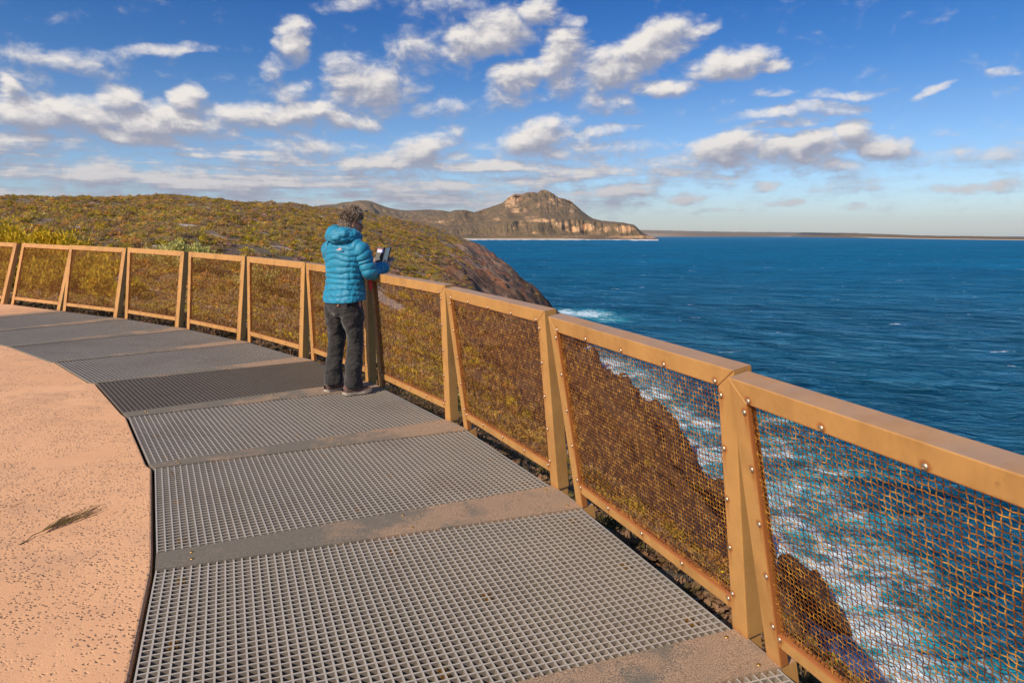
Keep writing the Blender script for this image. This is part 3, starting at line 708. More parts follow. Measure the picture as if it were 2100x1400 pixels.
def panel_matrix(k):
    x, y, yw, ln = PAN[k]
    n = Vector((math.cos(yw), math.sin(yw), 0)); tt = Vector((math.sin(yw), -math.cos(yw), 0)); tt.z = dz(tt.x, tt.y); X = tt.normalized()
    up = Vector((0, 0, 1))*math.cos(ln) - n*math.sin(ln); up.z += dz(up.x, up.y)
    Z = (up - X*up.dot(X)).normalized(); Y = Z.cross(X)
    M = Matrix((X, Y, Z)).transposed().to_4x4(); M.translation = (x, y, dz(x, y)); return M
PLAB = {0: 'tan steel fence panel cut off by the left edge of the photo', 1: 'tan steel fence panel behind the concrete, leftmost whole one',
        2: 'tan steel fence panel behind the farthest metal grating, second whole one from the left', 3: 'tan steel fence panel with rusty mesh, third whole one from the left', 4: 'tan steel fence panel with rusty mesh, fourth whole one from the left',
        5: 'tan steel fence panel with rusty mesh, nearest whole one left of the person', 6: 'tan steel fence panel partly hidden behind the person in the blue jacket',
        7: 'tan steel fence panel right of the person, under her elbow', 8: 'tan steel fence panel with mesh, second to the right of the person', 9: 'tan steel fence panel with dark rocks and foam seen through its mesh',
        10: 'large nearest tan steel fence panel at the right edge with surf seen through its mesh'}
def copy_tree(o, parent=None):
    c = o.copy(); link(c, parent)
    for ch in list(o.children): copy_tree(ch, c)
    return c
proto = make_panel()
for k in sorted(PAN):
    o = proto if k == 0 else copy_tree(proto)
    o.matrix_world = panel_matrix(k)
    tag(o, PLAB[k], 'fence panel', 'mesh fence panels along the lookout edge')
# ------------------------------------------------------------------ gratings
GP = .0334; GX, GY = 36, 60; GW, GL = GX*GP, GY*GP
m, t, b = material('grey_grating', .8)
p = t.node('ShaderNodeNewGeometry').outputs['Position']
c = t.mix(t.mapr(t.noise(p, 1.3, 5, .6), .35, .65, 0, 1), (.31, .28, .24), (.40, .35, .29))
c = t.mix(t.mapr(t.noise(p, 160, 3, .7), .50, .70, 0, .7), c, (.14, .13, .12))
c = t.mix(t.mapr(t.noise(p, 11, 5, .8), .62, .68, 0, .75), c, (.10, .055, .03))
c = t.mix(t.mapr(t.noise(p, 1.8, 4, .6), .52, .70, 0, .45), c, (.17, .12, .085))
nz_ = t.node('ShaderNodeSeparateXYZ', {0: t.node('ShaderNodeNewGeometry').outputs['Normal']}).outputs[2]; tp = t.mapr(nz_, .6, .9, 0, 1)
c = t.mix(tp, t.mix(.50, c, (.10, .075, .055)), t.mix(.45, c, (.56, .52, .47)))  # worn tops lighter; walls darkened in colour like the shade inside the cells
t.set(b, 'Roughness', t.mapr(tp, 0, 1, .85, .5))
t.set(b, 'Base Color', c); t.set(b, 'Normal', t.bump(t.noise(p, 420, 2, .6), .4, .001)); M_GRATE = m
m, t, b = material('brass_clip', .35, .8, (.42, .24, .07)); M_CLIP = m
def make_grating():
    g = MB(); w = .0033; wb = .0023; d = .040
    def bar(x0, y0, x1, y1, z):
        dx, dy = x1-x0, y1-y0; L = math.hypot(dx, dy); nx_, ny_ = -dy/L, dx/L
        g.hexa([(x0-nx_*wb, y0-ny_*wb, -d), (x1-nx_*wb, y1-ny_*wb, -d), (x1+nx_*wb, y1+ny_*wb, -d), (x0+nx_*wb, y0+ny_*wb, -d),
                (x0-nx_*w, y0-ny_*w, z), (x1-nx_*w, y1-ny_*w, z), (x1+nx_*w, y1+ny_*w, z), (x0+nx_*w, y0+ny_*w, z)])
    for i in range(GX+1): x = -GW/2+i*GP; bar(x, 0, x, -GL, 0)
    for j in range(GY+1): y = -j*GP; bar(-GW/2-.0031, y, GW/2+.0031, y, -.0007)
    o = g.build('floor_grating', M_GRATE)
    cl = MB()
    for s in (-1, 1):
        cl.hexa([(-.015, s*.0167-.0105, -.0132), (.015, s*.0167-.0105, -.0132), (.015, s*.0167+.0105, -.0132), (-.015, s*.0167+.0105, -.0132),
                 (-.015, s*.0167-.009, -.003), (.015, s*.0167-.009, -.003), (.015, s*.0167+.009, -.003), (-.015, s*.0167+.009, -.003)])
    cl.hexa([(-.006, -.03, -.018), (.006, -.03, -.018), (.006, .03, -.018), (-.006, .03, -.018), (-.006, -.03, -.0134), (.006, -.03, -.0134), (.006, .03, -.0134), (-.006, .03, -.0134)])
    first = None
    for (cx, cy) in [(3, 2), (18, 2), (32, 2), (4, 30), (31, 31), (19, 22), (3, 56), (17, 56), (32, 56)]:
        if first is None: c = first = cl.build('clip', M_CLIP, o)
        else: c = first.copy(); link(c, o)
        c.location = (-GW/2+(cx+.5)*GP, -(cy+1)*GP, 0); c.rotation_euler.z = math.pi/2
    return o
def deck_matrix(k, inset):
    x, y, yw = (PAN.get(k) or EXTRA[k])[:3]
    X = Vector((math.sin(yw), -math.cos(yw), 0)); X.z = dz(X.x, X.y); X.normalize()
    Z = Vector((-TX, -TY, 1)).normalized(); Y = Z.cross(X)
    c = Vector((x-math.cos(yw)*inset, y-math.sin(yw)*inset, 0)); c.z = dz(c.x, c.y)
    M = Matrix((X, Y, Z)).transposed().to_4x4(); M.translation = c; return M
GLAB = {10: 'grey grating corner at the bottom right below the nearest fence panel', 9: 'largest nearest grey floor grating filling the bottom middle of the photo', 8: 'grey floor grating second nearest, between two stained strips',
        7: 'grey floor grating just in front of the shoes of the person', 6: 'darker grey floor grating beyond the shoes of the person, running towards her', 5: 'grey floor grating second beyond the person',
        4: 'grey floor grating third beyond the person', 3: 'grey floor grating last but one at the far left', 2: 'farthest small looking grey grating next to the far concrete'}
g0 = make_grating(); INS = .012
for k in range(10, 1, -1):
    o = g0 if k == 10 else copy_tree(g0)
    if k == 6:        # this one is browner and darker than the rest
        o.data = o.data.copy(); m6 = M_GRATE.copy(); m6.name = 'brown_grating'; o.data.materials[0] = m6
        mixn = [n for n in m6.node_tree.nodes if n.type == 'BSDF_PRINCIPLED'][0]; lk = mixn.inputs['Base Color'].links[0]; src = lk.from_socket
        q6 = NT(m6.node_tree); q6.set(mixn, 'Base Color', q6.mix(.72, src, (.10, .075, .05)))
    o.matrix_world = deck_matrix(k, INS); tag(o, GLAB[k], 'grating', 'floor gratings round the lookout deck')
# ------------------------------------------------------------------ cover strips between gratings
m, t, b = material('gritty_strip', .88)
p = t.node('ShaderNodeNewGeometry').outputs['Position']
grit = t.noise(p, 210, 3, .75)
st = t.m('ADD', t.noise(p, 3.2, 6, .68), t.m('MULTIPLY', t.m('SUBTRACT', t.attr('outer'), .5), .30))
dark = t.mix(t.mapr(grit, .35, .65, 0, 1), (.10, .09, .075), (.25, .22, .18))
sandy = t.mix(t.mapr(grit, .38, .62, 0, 1), (.17, .125, .09), (.50, .34, .23))
t.set(b, 'Base Color', t.mix(t.mapr(t.m('ADD', st, t.m('MULTIPLY', t.m('SUBTRACT', grit, .5), .5)), .46, .60, 0, 1), dark, sandy))
t.set(b, 'Normal', t.bump(grit, .7, .002)); M_STRIP = m; b.inputs['Specular IOR Level'].default_value = .2
SLAB = {2: 'stained strip at the far left between the farthest grating and the concrete', 3: 'thin stained strip between the two farthest gratings', 4: 'stained strip at the foot of the third and fourth fence panels from the left', 5: 'stained strip two joints beyond the person',
        6: 'stained strip just beyond the person, narrowing towards the concrete', 7: 'stained strip the person stands on', 8: 'stained grey strip, first one in front of the person', 9: 'stained grey strip second in front of the person, crossing the middle foreground',
        10: 'wide sandy grit strip at the bottom right corner'}
scr = None
for k in range(2, 12):
    if k == 11: continue
    # strip between grating k-1 (far) and k (near)
    nb = (-GW/2-.001, 0)
    A = deck_xy(k, -GW/2+.004, INS-.02); B = deck_xy(k, -GW/2+.004, INS+GL+.004)
    if k == 2: Cc = deck_xy(k, -GW/2-.14, INS+GL+.004); D = deck_xy(k, -GW/2-.24, INS-.02)
    else: Cc = deck_xy(k-1, GW/2-.004, INS+GL+.004); D = deck_xy(k-1, GW/2-.004, INS-.02)
    kk = k
    lab = SLAB[k]
    nX, nY = 3, 24; V = []; out = []
    zt = .0045
    pts = np.zeros((nY+1, nX+1, 3)); at = np.zeros((nY+1, nX+1))
    sb = MB()
    top = []
    for j in range(nY+1):
        v = j/nY
        for i in range(nX+1):
            u = i/nX
            x = (A[0]*(1-v)+B[0]*v)*(1-u)+(D[0]*(1-v)+Cc[0]*v)*u; y = (A[1]*(1-v)+B[1]*v)*(1-u)+(D[1]*(1-v)+Cc[1]*v)*u
            top.append((x, y)); at[j, i] = 1-v
    n = len(top); vs = [(x, y, dz(x, y)+zt) for x, y in top]+[(x, y, dz(x, y)+zt-.04) for x, y in top]
    W_ = nX+1; fs = []
    for j in range(nY):
        for i in range(nX):
            a = j*W_+i; fs.append((a, a+1, a+W_+1, a+W_)); fs.append((n+a, n+a+W_, n+a+W_+1, n+a+1))
        a = j*W_; fs.append((a, a+W_, n+a+W_, n+a)); a = j*W_+nX; fs.append((a+W_, a, n+a, n+a+W_))
    for i in range(nX): a = i; fs.append((a+1, a, n+a, n+a+1)); a = nY*W_+i; fs.append((a, a+1, n+a+1, n+a))
    o = mesh_obj('cover_strip', vs, fs, M_STRIP); aa = o.data.attributes.new('outer', 'FLOAT', 'POINT'); aa.data.foreach_set('value', np.concatenate([at.reshape(-1)]*2).astype(np.float32))
    tag(o, lab, 'cover strip', 'cover strips between the gratings')
    for v, us in ((.035, (.14, .86)), (.45, (.2, .8)), (.93, (.3, .7))):
        for u in us:
            x = (A[0]*(1-v)+B[0]*v)*(1-u)+(D[0]*(1-v)+Cc[0]*v)*u; y = (A[1]*(1-v)+B[1]*v)*(1-u)+(D[1]*(1-v)+Cc[1]*v)*u
            if scr is None:
                s2 = MB(); N = 12; prof = [(.0085, 0), (.0080, .0016), (.0055, .0036), (.0028, .0042), (.0024, .0028)]
                s2.add([(r*math.cos(2*math.pi*j/N), r*math.sin(2*math.pi*j/N), h) for r, h in prof for j in range(N)],
                       [(i*N+j, i*N+(j+1) % N, (i+1)*N+(j+1) % N, (i+1)*N+j) for i in range(len(prof)-1) for j in range(N)]+[tuple((len(prof)-1)*N+j for j in range(N))])
                q = scr = s2.build('screw', bpy.data.materials['brass_clip'], o, smooth=True)
            else: q = scr.copy(); link(q, o)
            q.location = (x, y, dz(x, y)+zt+.0002)
# joists under the strips
# ------------------------------------------------------------------ concrete
def mat_conc():
    m, t, b = material('pink_concrete', .82)
    p = t.node('ShaderNodeNewGeometry').outputs['Position']
    n = t.noise(p, .9, 6, .6); n2 = t.noise(p, 6, 6, .65)
    c = t.mix(t.mapr(n, .35, .65, 0, 1), (.70, .38, .195), (.79, .445, .24))
    c = t.mix(t.mapr(n2, .45, .75, 0, .35), c, (.50, .27, .16))
    stain = t.noise(t.vm('MULTIPLY', p, (1.1, 2.2, 1)), 1.0, 5, .7)
    c = t.mix(t.mapr(stain, .52, .66, 0, .45), c, (.36, .22, .15))
    # pitted patches
    patch = t.mapr(t.m('ADD', t.noise(p, 1.4, 4, .6), t.m('MULTIPLY', n2, .12)), .44, .58, 0, 1, True)
    w = t.vm('ADD', t.vm('MULTIPLY', p, (1, 1.25, 1)), t.vm('SCALE', t.noise(p, 40, 3, .6, out='Color'), .022))
    v = t.vor(w, 52, rand=1); v2 = t.vor(w, 27, rand=1)
    h = t.mapr(v, .10, .42, 0, 1, True); h2 = t.mapr(v2, .08, .26, 0, 1, True)
    gate = t.mapr(t.noise(p, 22, 4, .7), .42, .53, 0, 1)
    pit = t.m('MULTIPLY', t.m('SUBTRACT', 1.0, t.m('MINIMUM', h, h2)), t.m('MULTIPLY', patch, gate))
    c = t.mix(t.m('MULTIPLY', pit, .36), c, (.22, .12, .075))  # pit colour darkened for the shade inside them, with some dirt
    t.set(b, 'Base Color', c)
    hh = t.m('ADD', t.m('MULTIPLY', pit, -1.0), t.m('MULTIPLY', t.noise(p, 120, 5, .7), .16))
    hh = t.m('ADD', hh, t.m('MULTIPLY', n2, .35))
    t.set(b, 'Normal', t.bump(hh, 1.0, .008))
    return m
conc = []
for k in range(13, 1, -1):
    conc.append(deck_xy(k, GW/2, GL+INS+.019)); conc.append(deck_xy(k, -GW/2, GL+INS+.019))
conc.append(deck_xy(2, -GW/2-.165, GL+INS+.019)); conc.append(deck_xy(2, -GW/2-.262, INS-.02))
for k in (1, 0, -1, -2, -3): conc.append(deck_xy(k, -.72, INS-.02))
conc += [(-24, 12), (-24, -9), (1.0, -9)]
cm = MB(); cm.prism(conc, lambda x, y: dz(x, y)-.20, lambda x, y: dz(x, y)+.001)
co = cm.build('concrete_path', mat_conc()); bevel(co, .012, 3); tag(co, kind='structure')
jb = MB()
m, t, b = material('dark_joist', .8, 0, (.10, .07, .05))
for k in range(3, 12):
    for kk, al in ((k, -GW/2-.012), (k-1, GW/2+.012)):
        if kk > 10: continue
        a = deck_xy(kk, al, .05); c = deck_xy(kk, al, GL); dx, dy = c[0]-a[0], c[1]-a[1]; L = math.hypot(dx, dy); nx_, ny_ = -dy/L*.02, dx/L*.02
        jb.prism([(a[0]-nx_, a[1]-ny_), (c[0]-nx_, c[1]-ny_), (c[0]+nx_, c[1]+ny_), (a[0]+nx_, a[1]+ny_)], lambda x, y: dz(x, y)-.24, lambda x, y: dz(x, y)-.045)
jo = jb.build('deck_joists', m); tag(jo, kind='structure')
# ------------------------------------------------------------------ dry twig on the concrete
m, t, b = material('dry_twig', .7); M_TWIG = m
g = t.node('ShaderNodeNewGeometry').outputs['Random Per Island']
t.set(b, 'Base Color', t.ramp(g, [(0, (.26, .15, .05)), (.5, (.17, .12, .04)), (1, (.42, .28, .08))]))
def deckz(x, y): return dz(x, y)+.001
def twig():
    a = at_z(45, 1163, -.02); e = at_z(208, 1083, -.02); base = Vector((a.x, a.y)); tip = Vector((e.x, e.y)); d = tip-base; w = Vector((-d.y, d.x)).normalized()
    root = empty('twig', (a.x, a.y, deckz(a.x, a.y)))
    r = random.Random(3); stem = MB(); sp = MB()
    def P(s, off, h): h = h*.6; q = base+d*s+w*off; return Vector((q.x-a.x, q.y-a.y, deckz(q.x, q.y)-deckz(a.x, a.y)+h))
    stem.tube([P(0, 0, .004), P(.10, .004, .006), P(.18, .016, .016), P(.26, .006, .022)], [.0022, .0024, .0022, .002], 6)
    for i, (s0, o0) in enumerate([(.26, .006)]*3):
        ends = [(.66, .055), (.97, .0), (.84, -.045)][i]
        stem.tube([P(s0, o0, .022), P((s0+ends[0])/2, (o0+ends[1])/2+.008, .024), P(*ends, .016)], [.0017, .0013, .0008], 5)
    for i in range(70):
        br = i % 3; ends = [(.66, .055), (.97, .0), (.84, -.045)][br]; f = r.uniform(.0, .8)
        s = .26+(ends[0]-.26)*f; o = .006+(ends[1]-.006)*f
        l = r.uniform(.16, .36); ds = r.uniform(-.02, .03)
        p0 = P(s, o, .021-.006*f); p1 = P(min(s+l*.5, 1.0), o+ds*.6+.005*r.uniform(-1, 1), r.uniform(.010, .030)); p2 = P(min(s+l, 1.06), o+ds+.008*r.uniform(-1, 1), r.uniform(.004, .026))
        sp.tube([p0, p1, p2], [.0009, .0010, .0005], 4)
    stem.build('stem', M_TWIG, root); sp.build('needles', M_TWIG, root)
    tag(root, 'dry brown twig with thin needles lying on the pink concrete', 'twig')
twig()
def sliver(u0, v0, u1, v1, lab):
    p = at_z(u0, v0, -.02); q = at_z(u1, v1, -.02); sm = MB()
    z0 = deckz(p.x, p.y); sm.tube([(0, 0, .002), ((q.x-p.x)*.5+.003, (q.y-p.y)*.5, .006), (q.x-p.x, q.y-p.y, .002)], [.0012, .0012, .0006], 5)
    o = sm.build('twig_piece', M_TWIG); o.location = (p.x, p.y, z0); tag(o, lab, 'twig')
sliver(26, 1087, 54, 1074, 'thin dark bit of twig alone on the pink concrete at the left edge')
sliver(351, 1003, 358, 1022, 'short straw coloured stick lying on the grating near its left edge')
sliver(372, 924, 384, 939, 'short pale stick on the farther grating beside the concrete edge')
# ================================================================== far land
def mat_mount():
    m, t, b = material('mountain', .95)
    p = t.node('ShaderNodeNewGeometry').outputs['Position']
    veg = t.ramp(t.noise(p, .004, 7, .65), [(.3, (.095, .078, .045)), (.5, (.155, .108, .060)), (.72, (.25, .155, .085))])
    rkc = t.ramp(t.noise(t.vm('MULTIPLY', p, (.03, .012, .006)), 1.0, 7, .7), [(.3, (.24, .14, .08)), (.5, (.50, .30, .16)), (.7, (.76, .49, .26))])
    rk = t.mapr(t.m('ADD', t.attr('rk'), t.m('MULTIPLY', t.m('SUBTRACT', t.noise(t.vm('MULTIPLY', p, (.014, .008, .014)), 1.0, 9, .80), .5), 2.8)), .40, .66, 0, 1)
    c = t.mix(rk, veg, rkc)
    c = t.mix(t.attr('sand'), c, (.62, .50, .36))
    t.set(b, 'Base Color', c); b.inputs['Specular IOR Level'].default_value = .1
    return m
M_MT = mat_mount()
def interp(u, pts): a = np.array(pts, float); return np.interp(u, a[:, 0], a[:, 1])
def land(name, us, Yr, rows, profile, fn, lab=None):
    """us: columns as bearings; profile(u) -> list of (depth factor, v)"""
    n = len(us); P = np.zeros((rows, n, 3)); ts = np.linspace(0, 1, rows)
    return P
def mountain():
    n = 760; rows = 190; us = np.linspace(780, 1352, n)
    ridge = interp(us, [(780,452),(840,446),(860,443),(885,441.5),(904,440),(920,435),(932,431),(954,430),(972,435),(985,431),(1000,426.7),(1029,417),(1040,407),(1056,397.5),(1071,398.3),(1081,395),(1092,394),(1103,395.6),(1110,390),(1121,389.8),(1134,396.7),(1145,405.4),(1155,407),(1168,410.5),(1178,418.6),(1194,433),(1215,447.7),(1235,452.6),(1275,455.8),(1300,461),(1308,468),(1316,476),(1330,483),(1345,487.5),(1352,490)])
    ctop = interp(us, [(780,470),(900,468),(1000,465),(1040,458),(1080,449),(1150,449),(1200,452),(1235,458),(1275,460),(1300,465),(1316,479),(1352,490.5)])
    cbot = interp(us, [(780,482),(900,480),(1000,478),(1080,462),(1150,470),(1210,481),(1300,484),(1316,484.5),(1330,487),(1352,490.8)])
    ctop = np.maximum(ctop, ridge+1.0); cbot = np.maximum(cbot, ctop+.6)
    rr = vnoise(us/3.2, us*0, 4)-.5; crest = sstep(1085, 1110, us)*sstep(1185, 1165, us)
    ridge = ridge + rr*1.0*crest + (vnoise(us/1.4, us*0, 8)-.5)*1.2*crest + (vnoise(us/9, us*0, 9)-.5)*.8
    T = np.linspace(0, 1, rows)[:, None]; U = us[None, :]
    shore = 490.9+0*us
    kt = [0, .05, .20, .30, .48, 1.0]; Vk = [shore, shore-1.6, cbot, ctop, ctop+(ridge-ctop)*.14, ridge]
    Vv = np.zeros((rows, n))
    for a in range(5):
        msk = (T[:, 0] >= kt[a]) & (T[:, 0] <= kt[a+1]); f = ((T[msk]-kt[a])/(kt[a+1]-kt[a])); f = f if a != 3 else f
        Vv[msk] = Vk[a]*(1-f) + Vk[a+1]*f
    Y = 6900 + 3000*T + 0*U
    # ribs and gullies push the face in and out
    az_s = U*1.0; amp = sstep(.06, .2, T)*sstep(1.0, .92, T)
    rib = ridged((U+T*26)/13, T*3.0+U*0, 4, 7)-.55; rib2 = fbm((U+T*30)/34, T*2.5+U*0, 4, 17)
    Y = Y + amp*(rib*120 + rib2*420)
    A = (U-1050)/FPX; B = (Vv-700)/FPX; D = CP-B*SP
    X = A*Y/D; Z = CAMZ + (-SP-B*CP)*Y/D
    Z[0] = SEA-3
    Pm = np.stack([X+0*Y, Y+0*X, Z], -1)
    # back side falls away
    back = Pm[-1:].copy(); back2 = back.copy(); back[..., 1] += 500; back[..., 2] -= 90; back2[..., 1] += 2600; back2[..., 2] = SEA-5
    def bl(u, v, ru, rv, s, rot=0):
        a = (U-u)/ru; c = (Vv-v)/rv; ca, sa = math.cos(R(rot)), math.sin(R(rot)); return s*np.exp(-((a*ca+c*sa)**2+(-a*sa+c*ca)**2))
    rk = np.zeros((rows, n))
    for q in [(1050,415,17,17,.9),(1058,432,12,10,.7),(1078,430,7,18,.6),(1085,445,20,5,.6),(1120,394,18,6,.45),(1105,418,8,14,.5),(1130,412,26,12,.55),(1150,420,12,12,.55),(1172,430,7,18,.75),(1165,412,10,6,.6),
              (1110,452,40,5,.85),(1150,460,30,8,.75),(1170,470,26,10,.75),(1205,466,24,10,.75),(1240,472,20,10,.6),(1280,470,24,9,.85),(1020,450,12,4,.7),(1070,462,14,5,.6),(1055,468,10,3,.6),(1100,478,16,4,.5),(1000,424,6,4,.6),(905,455,30,5,.5),(1015,474,8,3,.4),(1300,486,60,3.5,.9),(1180,485,60,3,.5),(880,447,24,4,.35),(1335,487,18,3,.9)]:
        rk = np.maximum(rk, bl(*q))
    sand = np.clip(sstep(488.6, 489.2, Vv)*sstep(1215, 1170, U), 0, 1)
    pad = lambda a: np.concatenate([a, a[-1:], a[-1:]])
    o = grid_obj('mountain', np.concatenate([Pm, back, back2]), M_MT, attrs={'rk': pad(rk), 'sand': pad(sand+0*Vv)})
    tag(o, kind='structure')
    # distant hills to the left
    us = np.linspace(600, 960, 300); top = interp(us, [(600,432),(660,421),(690,418.5),(702,415),(720,413.5),(738,410.8),(752,411.6),(762,413),(772,417),(790,424),(812,429),(830,431.5),(850,431),(880,430),(905,431),(930,436),(960,446)])
    top = top+(vnoise(us/7, us*0, 3)-.5)*.8; T = np.linspace(0, 1, 60)[:, None]; Y = 11500+3500*T + (fbm(us[None]/22+T*2, T*4+us[None]*0, 4, 31))*900*T*(1-T)*4
    V = 487+(top-487)*T**.8; A = (us[None]-1050)/FPX; B = (V-700)/FPX; D = CP-B*SP
    Pm = np.stack([A*Y/D, Y+0*A, CAMZ+(-SP-B*CP)*Y/D], -1); bk = Pm[-1:].copy(); bk[..., 1] += 2500; bk[..., 2] = SEA
    o = grid_obj('far_hills', np.concatenate([Pm, bk]), M_MT, attrs={'rk': np.zeros((61, 300)), 'sand': np.zeros((61, 300))}); tag(o, kind='structure')
    # low coast on the right
    us = np.linspace(1300, 2500, 500); sh = interp(us, [(1300,485.4),(1640,485.4),(1772,487.6),(1936,490.4),(2100,492.6),(2500,498)])
    tp = interp(us, [(1300,471),(1322,471.5),(1400,473.5),(1486,475.2),(1650,476.6),(1752,478),(1895,483),(1998,484.4),(2100,486.2),(2500,490)])+(vnoise(us/6, us*0, 5)-.5)*.7
    Y0 = 32*FPX/(sh-484); Y1 = Y0*1.25+1500
    T = np.linspace(0, 1, 40)[:, None]; Y = Y0[None]*(1-T)+Y1[None]*T; f = np.interp(T, [0, .03, .10, 1], [0, .10, .25, 1]); V = sh[None]*(1-f)+tp[None]*f
    A = (us[None]-1050)/FPX; B = (V-700)/FPX; D = CP-B*SP; Pm = np.stack([A*Y/D, Y+0*A, CAMZ+(-SP-B*CP)*Y/D], -1); Pm[0, :, 2] = SEA-2
    bk = Pm[-1:].copy(); bk[..., 1] += 3000; bk[..., 2] = SEA
    sand = ((T < .07)*1.0)*sstep(1560, 1660, us[None])*.9 + sstep(1420, 1330, us[None])*sstep(.5, .3, T)*.3; sand = np.concatenate([sand, sand[-1:]*0])
    rkk = np.zeros_like(sand)+.0; rkk[:-1] = sstep(1560, 1380, us[None])*.35
    o = grid_obj('coast', np.concatenate([Pm, bk]), M_MT, attrs={'rk': rkk, 'sand': sand}); tag(o, kind='structure')
mountain()
# surf line at the foot of the mountain
m, t, b = material('surf', .9, 0, (.8, .82, .84))
sf = MB(); uu = list(range(930, 1352, 6)); rs = random.Random(4); top = []; bot = []
for u in uu:
    a = at_z(u, 491.2+rs.uniform(-.2, .3), SEA+.6); top.append(a)
    c = at_z(u, 492.1+rs.uniform(-.3, .5)+(1.0 if u > 1290 else 0), SEA+.6); bot.append(c)
sf.add(top+bot, [(i, i+1, len(top)+i+1, len(top)+i) for i in range(len(top)-1)]); so_ = sf.build('surf', m); tag(so_, kind='structure')
# ------------------------------------------------------------------ rocks standing in the water
M_HILL = bpy.data.materials['hillside']
def sea_rock(poly, hgt, lab, seed):
    pts = [at_z(u, v, SEA) for u, v in poly]; c = sum(pts, Vector())/len(pts)
    from_c = [Vector((p.x-c.x, p.y-c.y)) for p in pts]; n = 96; rows = 18; G = np.zeros((rows, n, 3)); ang = []
    # resample outline by angle along the closed polygon
    L = [0]
    for i in range(len(pts)): L.append(L[-1]+(from_c[(i+1) % len(pts)]-from_c[i]).length)
    for j in range(n):
        s = L[-1]*j/n; i = max(q for q in range(len(pts)) if L[q] <= s); f = (s-L[i])/(L[i+1]-L[i]); o = from_c[i].lerp(from_c[(i+1) % len(pts)], f)
        for r_ in range(rows):
            k = 1-r_/(rows-1); G[r_, j] = (c.x+o.x*k*(1.0+.0), c.y+o.y*k, 0)
    k = np.linspace(0, 1, rows)[:, None]
    nz = fbm(G[..., 0]/3, G[..., 1]/3, 5, seed); G[..., 0] += nz*.8*(1-k); G[..., 1] += fbm(G[..., 0]/3, G[..., 1]/3, 4, seed+5)*.8*(1-k)
    G[..., 2] = SEA-1.2 + (hgt+1.2)*np.sin(np.clip(k*1.6, 0, 1)*math.pi/2)**.7 + fbm(G[..., 0]/1.6, G[..., 1]/1.6, 5, seed+9)*hgt*.45*np.clip(k*4, 0, 1)
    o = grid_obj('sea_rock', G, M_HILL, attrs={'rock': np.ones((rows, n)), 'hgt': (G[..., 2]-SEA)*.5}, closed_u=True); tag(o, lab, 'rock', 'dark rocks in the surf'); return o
sea_rock([(1578,1136),(1612,1150),(1665,1205),(1715,1255),(1768,1318),(1758,1330),(1700,1304),(1655,1268),(1610,1222),(1580,1180)], 2.0, 'long dark wedge shaped rock pointing into the foam behind the nearest fence panel', 3)
sea_rock([(1392,932),(1420,922),(1440,936),(1432,950),(1404,952)], .7, 'small dark rock in foam seen through the mesh, upper one of two', 5)
sea_rock([(1400,968),(1436,962),(1462,990),(1448,1004),(1412,992)], .8, 'small dark rock in foam seen through the mesh, lower one of two', 6)
heath(); bushes()
# ================================================================== person
BX, BY = -1.437, 5.945; BZ = dz(BX, BY)+.0045
TH = R(60.5); PF = Vector((math.cos(TH), math.sin(TH), 0)); PR = Vector((PF.y, -PF.x, 0))
def LW(r, f, u): return PR*r + PF*f + Vector((0, 0, u))
pr_ = empty('person', (BX, BY, BZ)); tag(pr_, 'person in blue quilted jacket and dark trousers leaning on the fence', 'person')
def mat_skin():
    m, t, b = material('skin', .5, col=(.60, .30, .20)); b.inputs['Subsurface Weight'].default_value = .0; return m
M_SKIN = mat_skin()
def ellipsoid(mb, c, ax, n=16, f=None):
    """ax: three Vectors (half axes)"""
    vs = []; fs = []
    for i in range(n+1):
        th = math.pi*i/n
        for j in range(2*n):
            ph = math.pi*j/n; d = Vector((math.sin(th)*math.cos(ph), math.sin(th)*math.sin(ph), math.cos(th)))
            k = f(d) if f else 1
            vs.append(c + (ax[0]*d.x + ax[1]*d.y + ax[2]*d.z)*k)
    for i in range(n):
        for j in range(2*n): fs.append((i*2*n+j, (i+1)*2*n+j, (i+1)*2*n+(j+1) % (2*n), i*2*n+(j+1) % (2*n)))
    mb.add(vs, fs)
def remesh(o, v, smooth=4):
    md = o.modifiers.new('fuse', 'REMESH'); md.mode = 'VOXEL'; md.voxel_size = v; md.use_smooth_shade = True
    if smooth: s = o.modifiers.new('soften', 'SMOOTH'); s.factor = .5; s.iterations = smooth
    return o
# head frame: turned a little right of the body and bowed over the phone
HT = R(102.8-64); HFh = Vector((math.cos(HT), math.sin(HT), 0)); bow = R(24)
HF = HFh*math.cos(bow) - Vector((0, 0, 1))*math.sin(bow); HR = Vector((HFh.y, -HFh.x, 0)); HU = HR.cross(HF)
HC = LW(.005, .095, 1.452)
S_R, E_R, W_R = LW(.165, .02, 1.225), LW(.215, .085, 1.045), LW(.110, .405, 1.070)
S_L, E_L, W_L = LW(-.165, .02, 1.225), LW(-.24, .16, 1.03), LW(-.085, .44, 1.065)
def sph(c, r): return lambda mb: ellipsoid(mb, c, (Vector((r, 0, 0)), Vector((0, r, 0)), Vector((0, 0, r))), 8)
body = MB()
def hf(d):
    k = 1.0
    if d.y > .2 and d.z < -.1: k *= 1 - .10*abs(d.x)*min(1, (d.y-.2)*2)      # narrower jaw
    if d.z < -.55: k *= 1 - .18*max(0, -d.y)
    return k
ellipsoid(body, HC, (HR*.073, HF*.092, HU*.108), 18, hf)
ellipsoid(body, HC + HF*.045 - HU*.060, (HR*.046, HF*.042, HU*.046), 10)                      # jaw and chin
body.tube([HC+HF*.080+HU*.022, HC+HF*.102-HU*.004, HC+HF*.108-HU*.020, HC+HF*.088-HU*.027], [.008, .0095, .0135, .006], 8)   # nose
for s in (-1, 1): body.tube([HC+HF*.082-HU*.046+HR*s*.001, HC+HF*.077-HU*.047+HR*s*.022], [.0085, .004], 6)       # lips
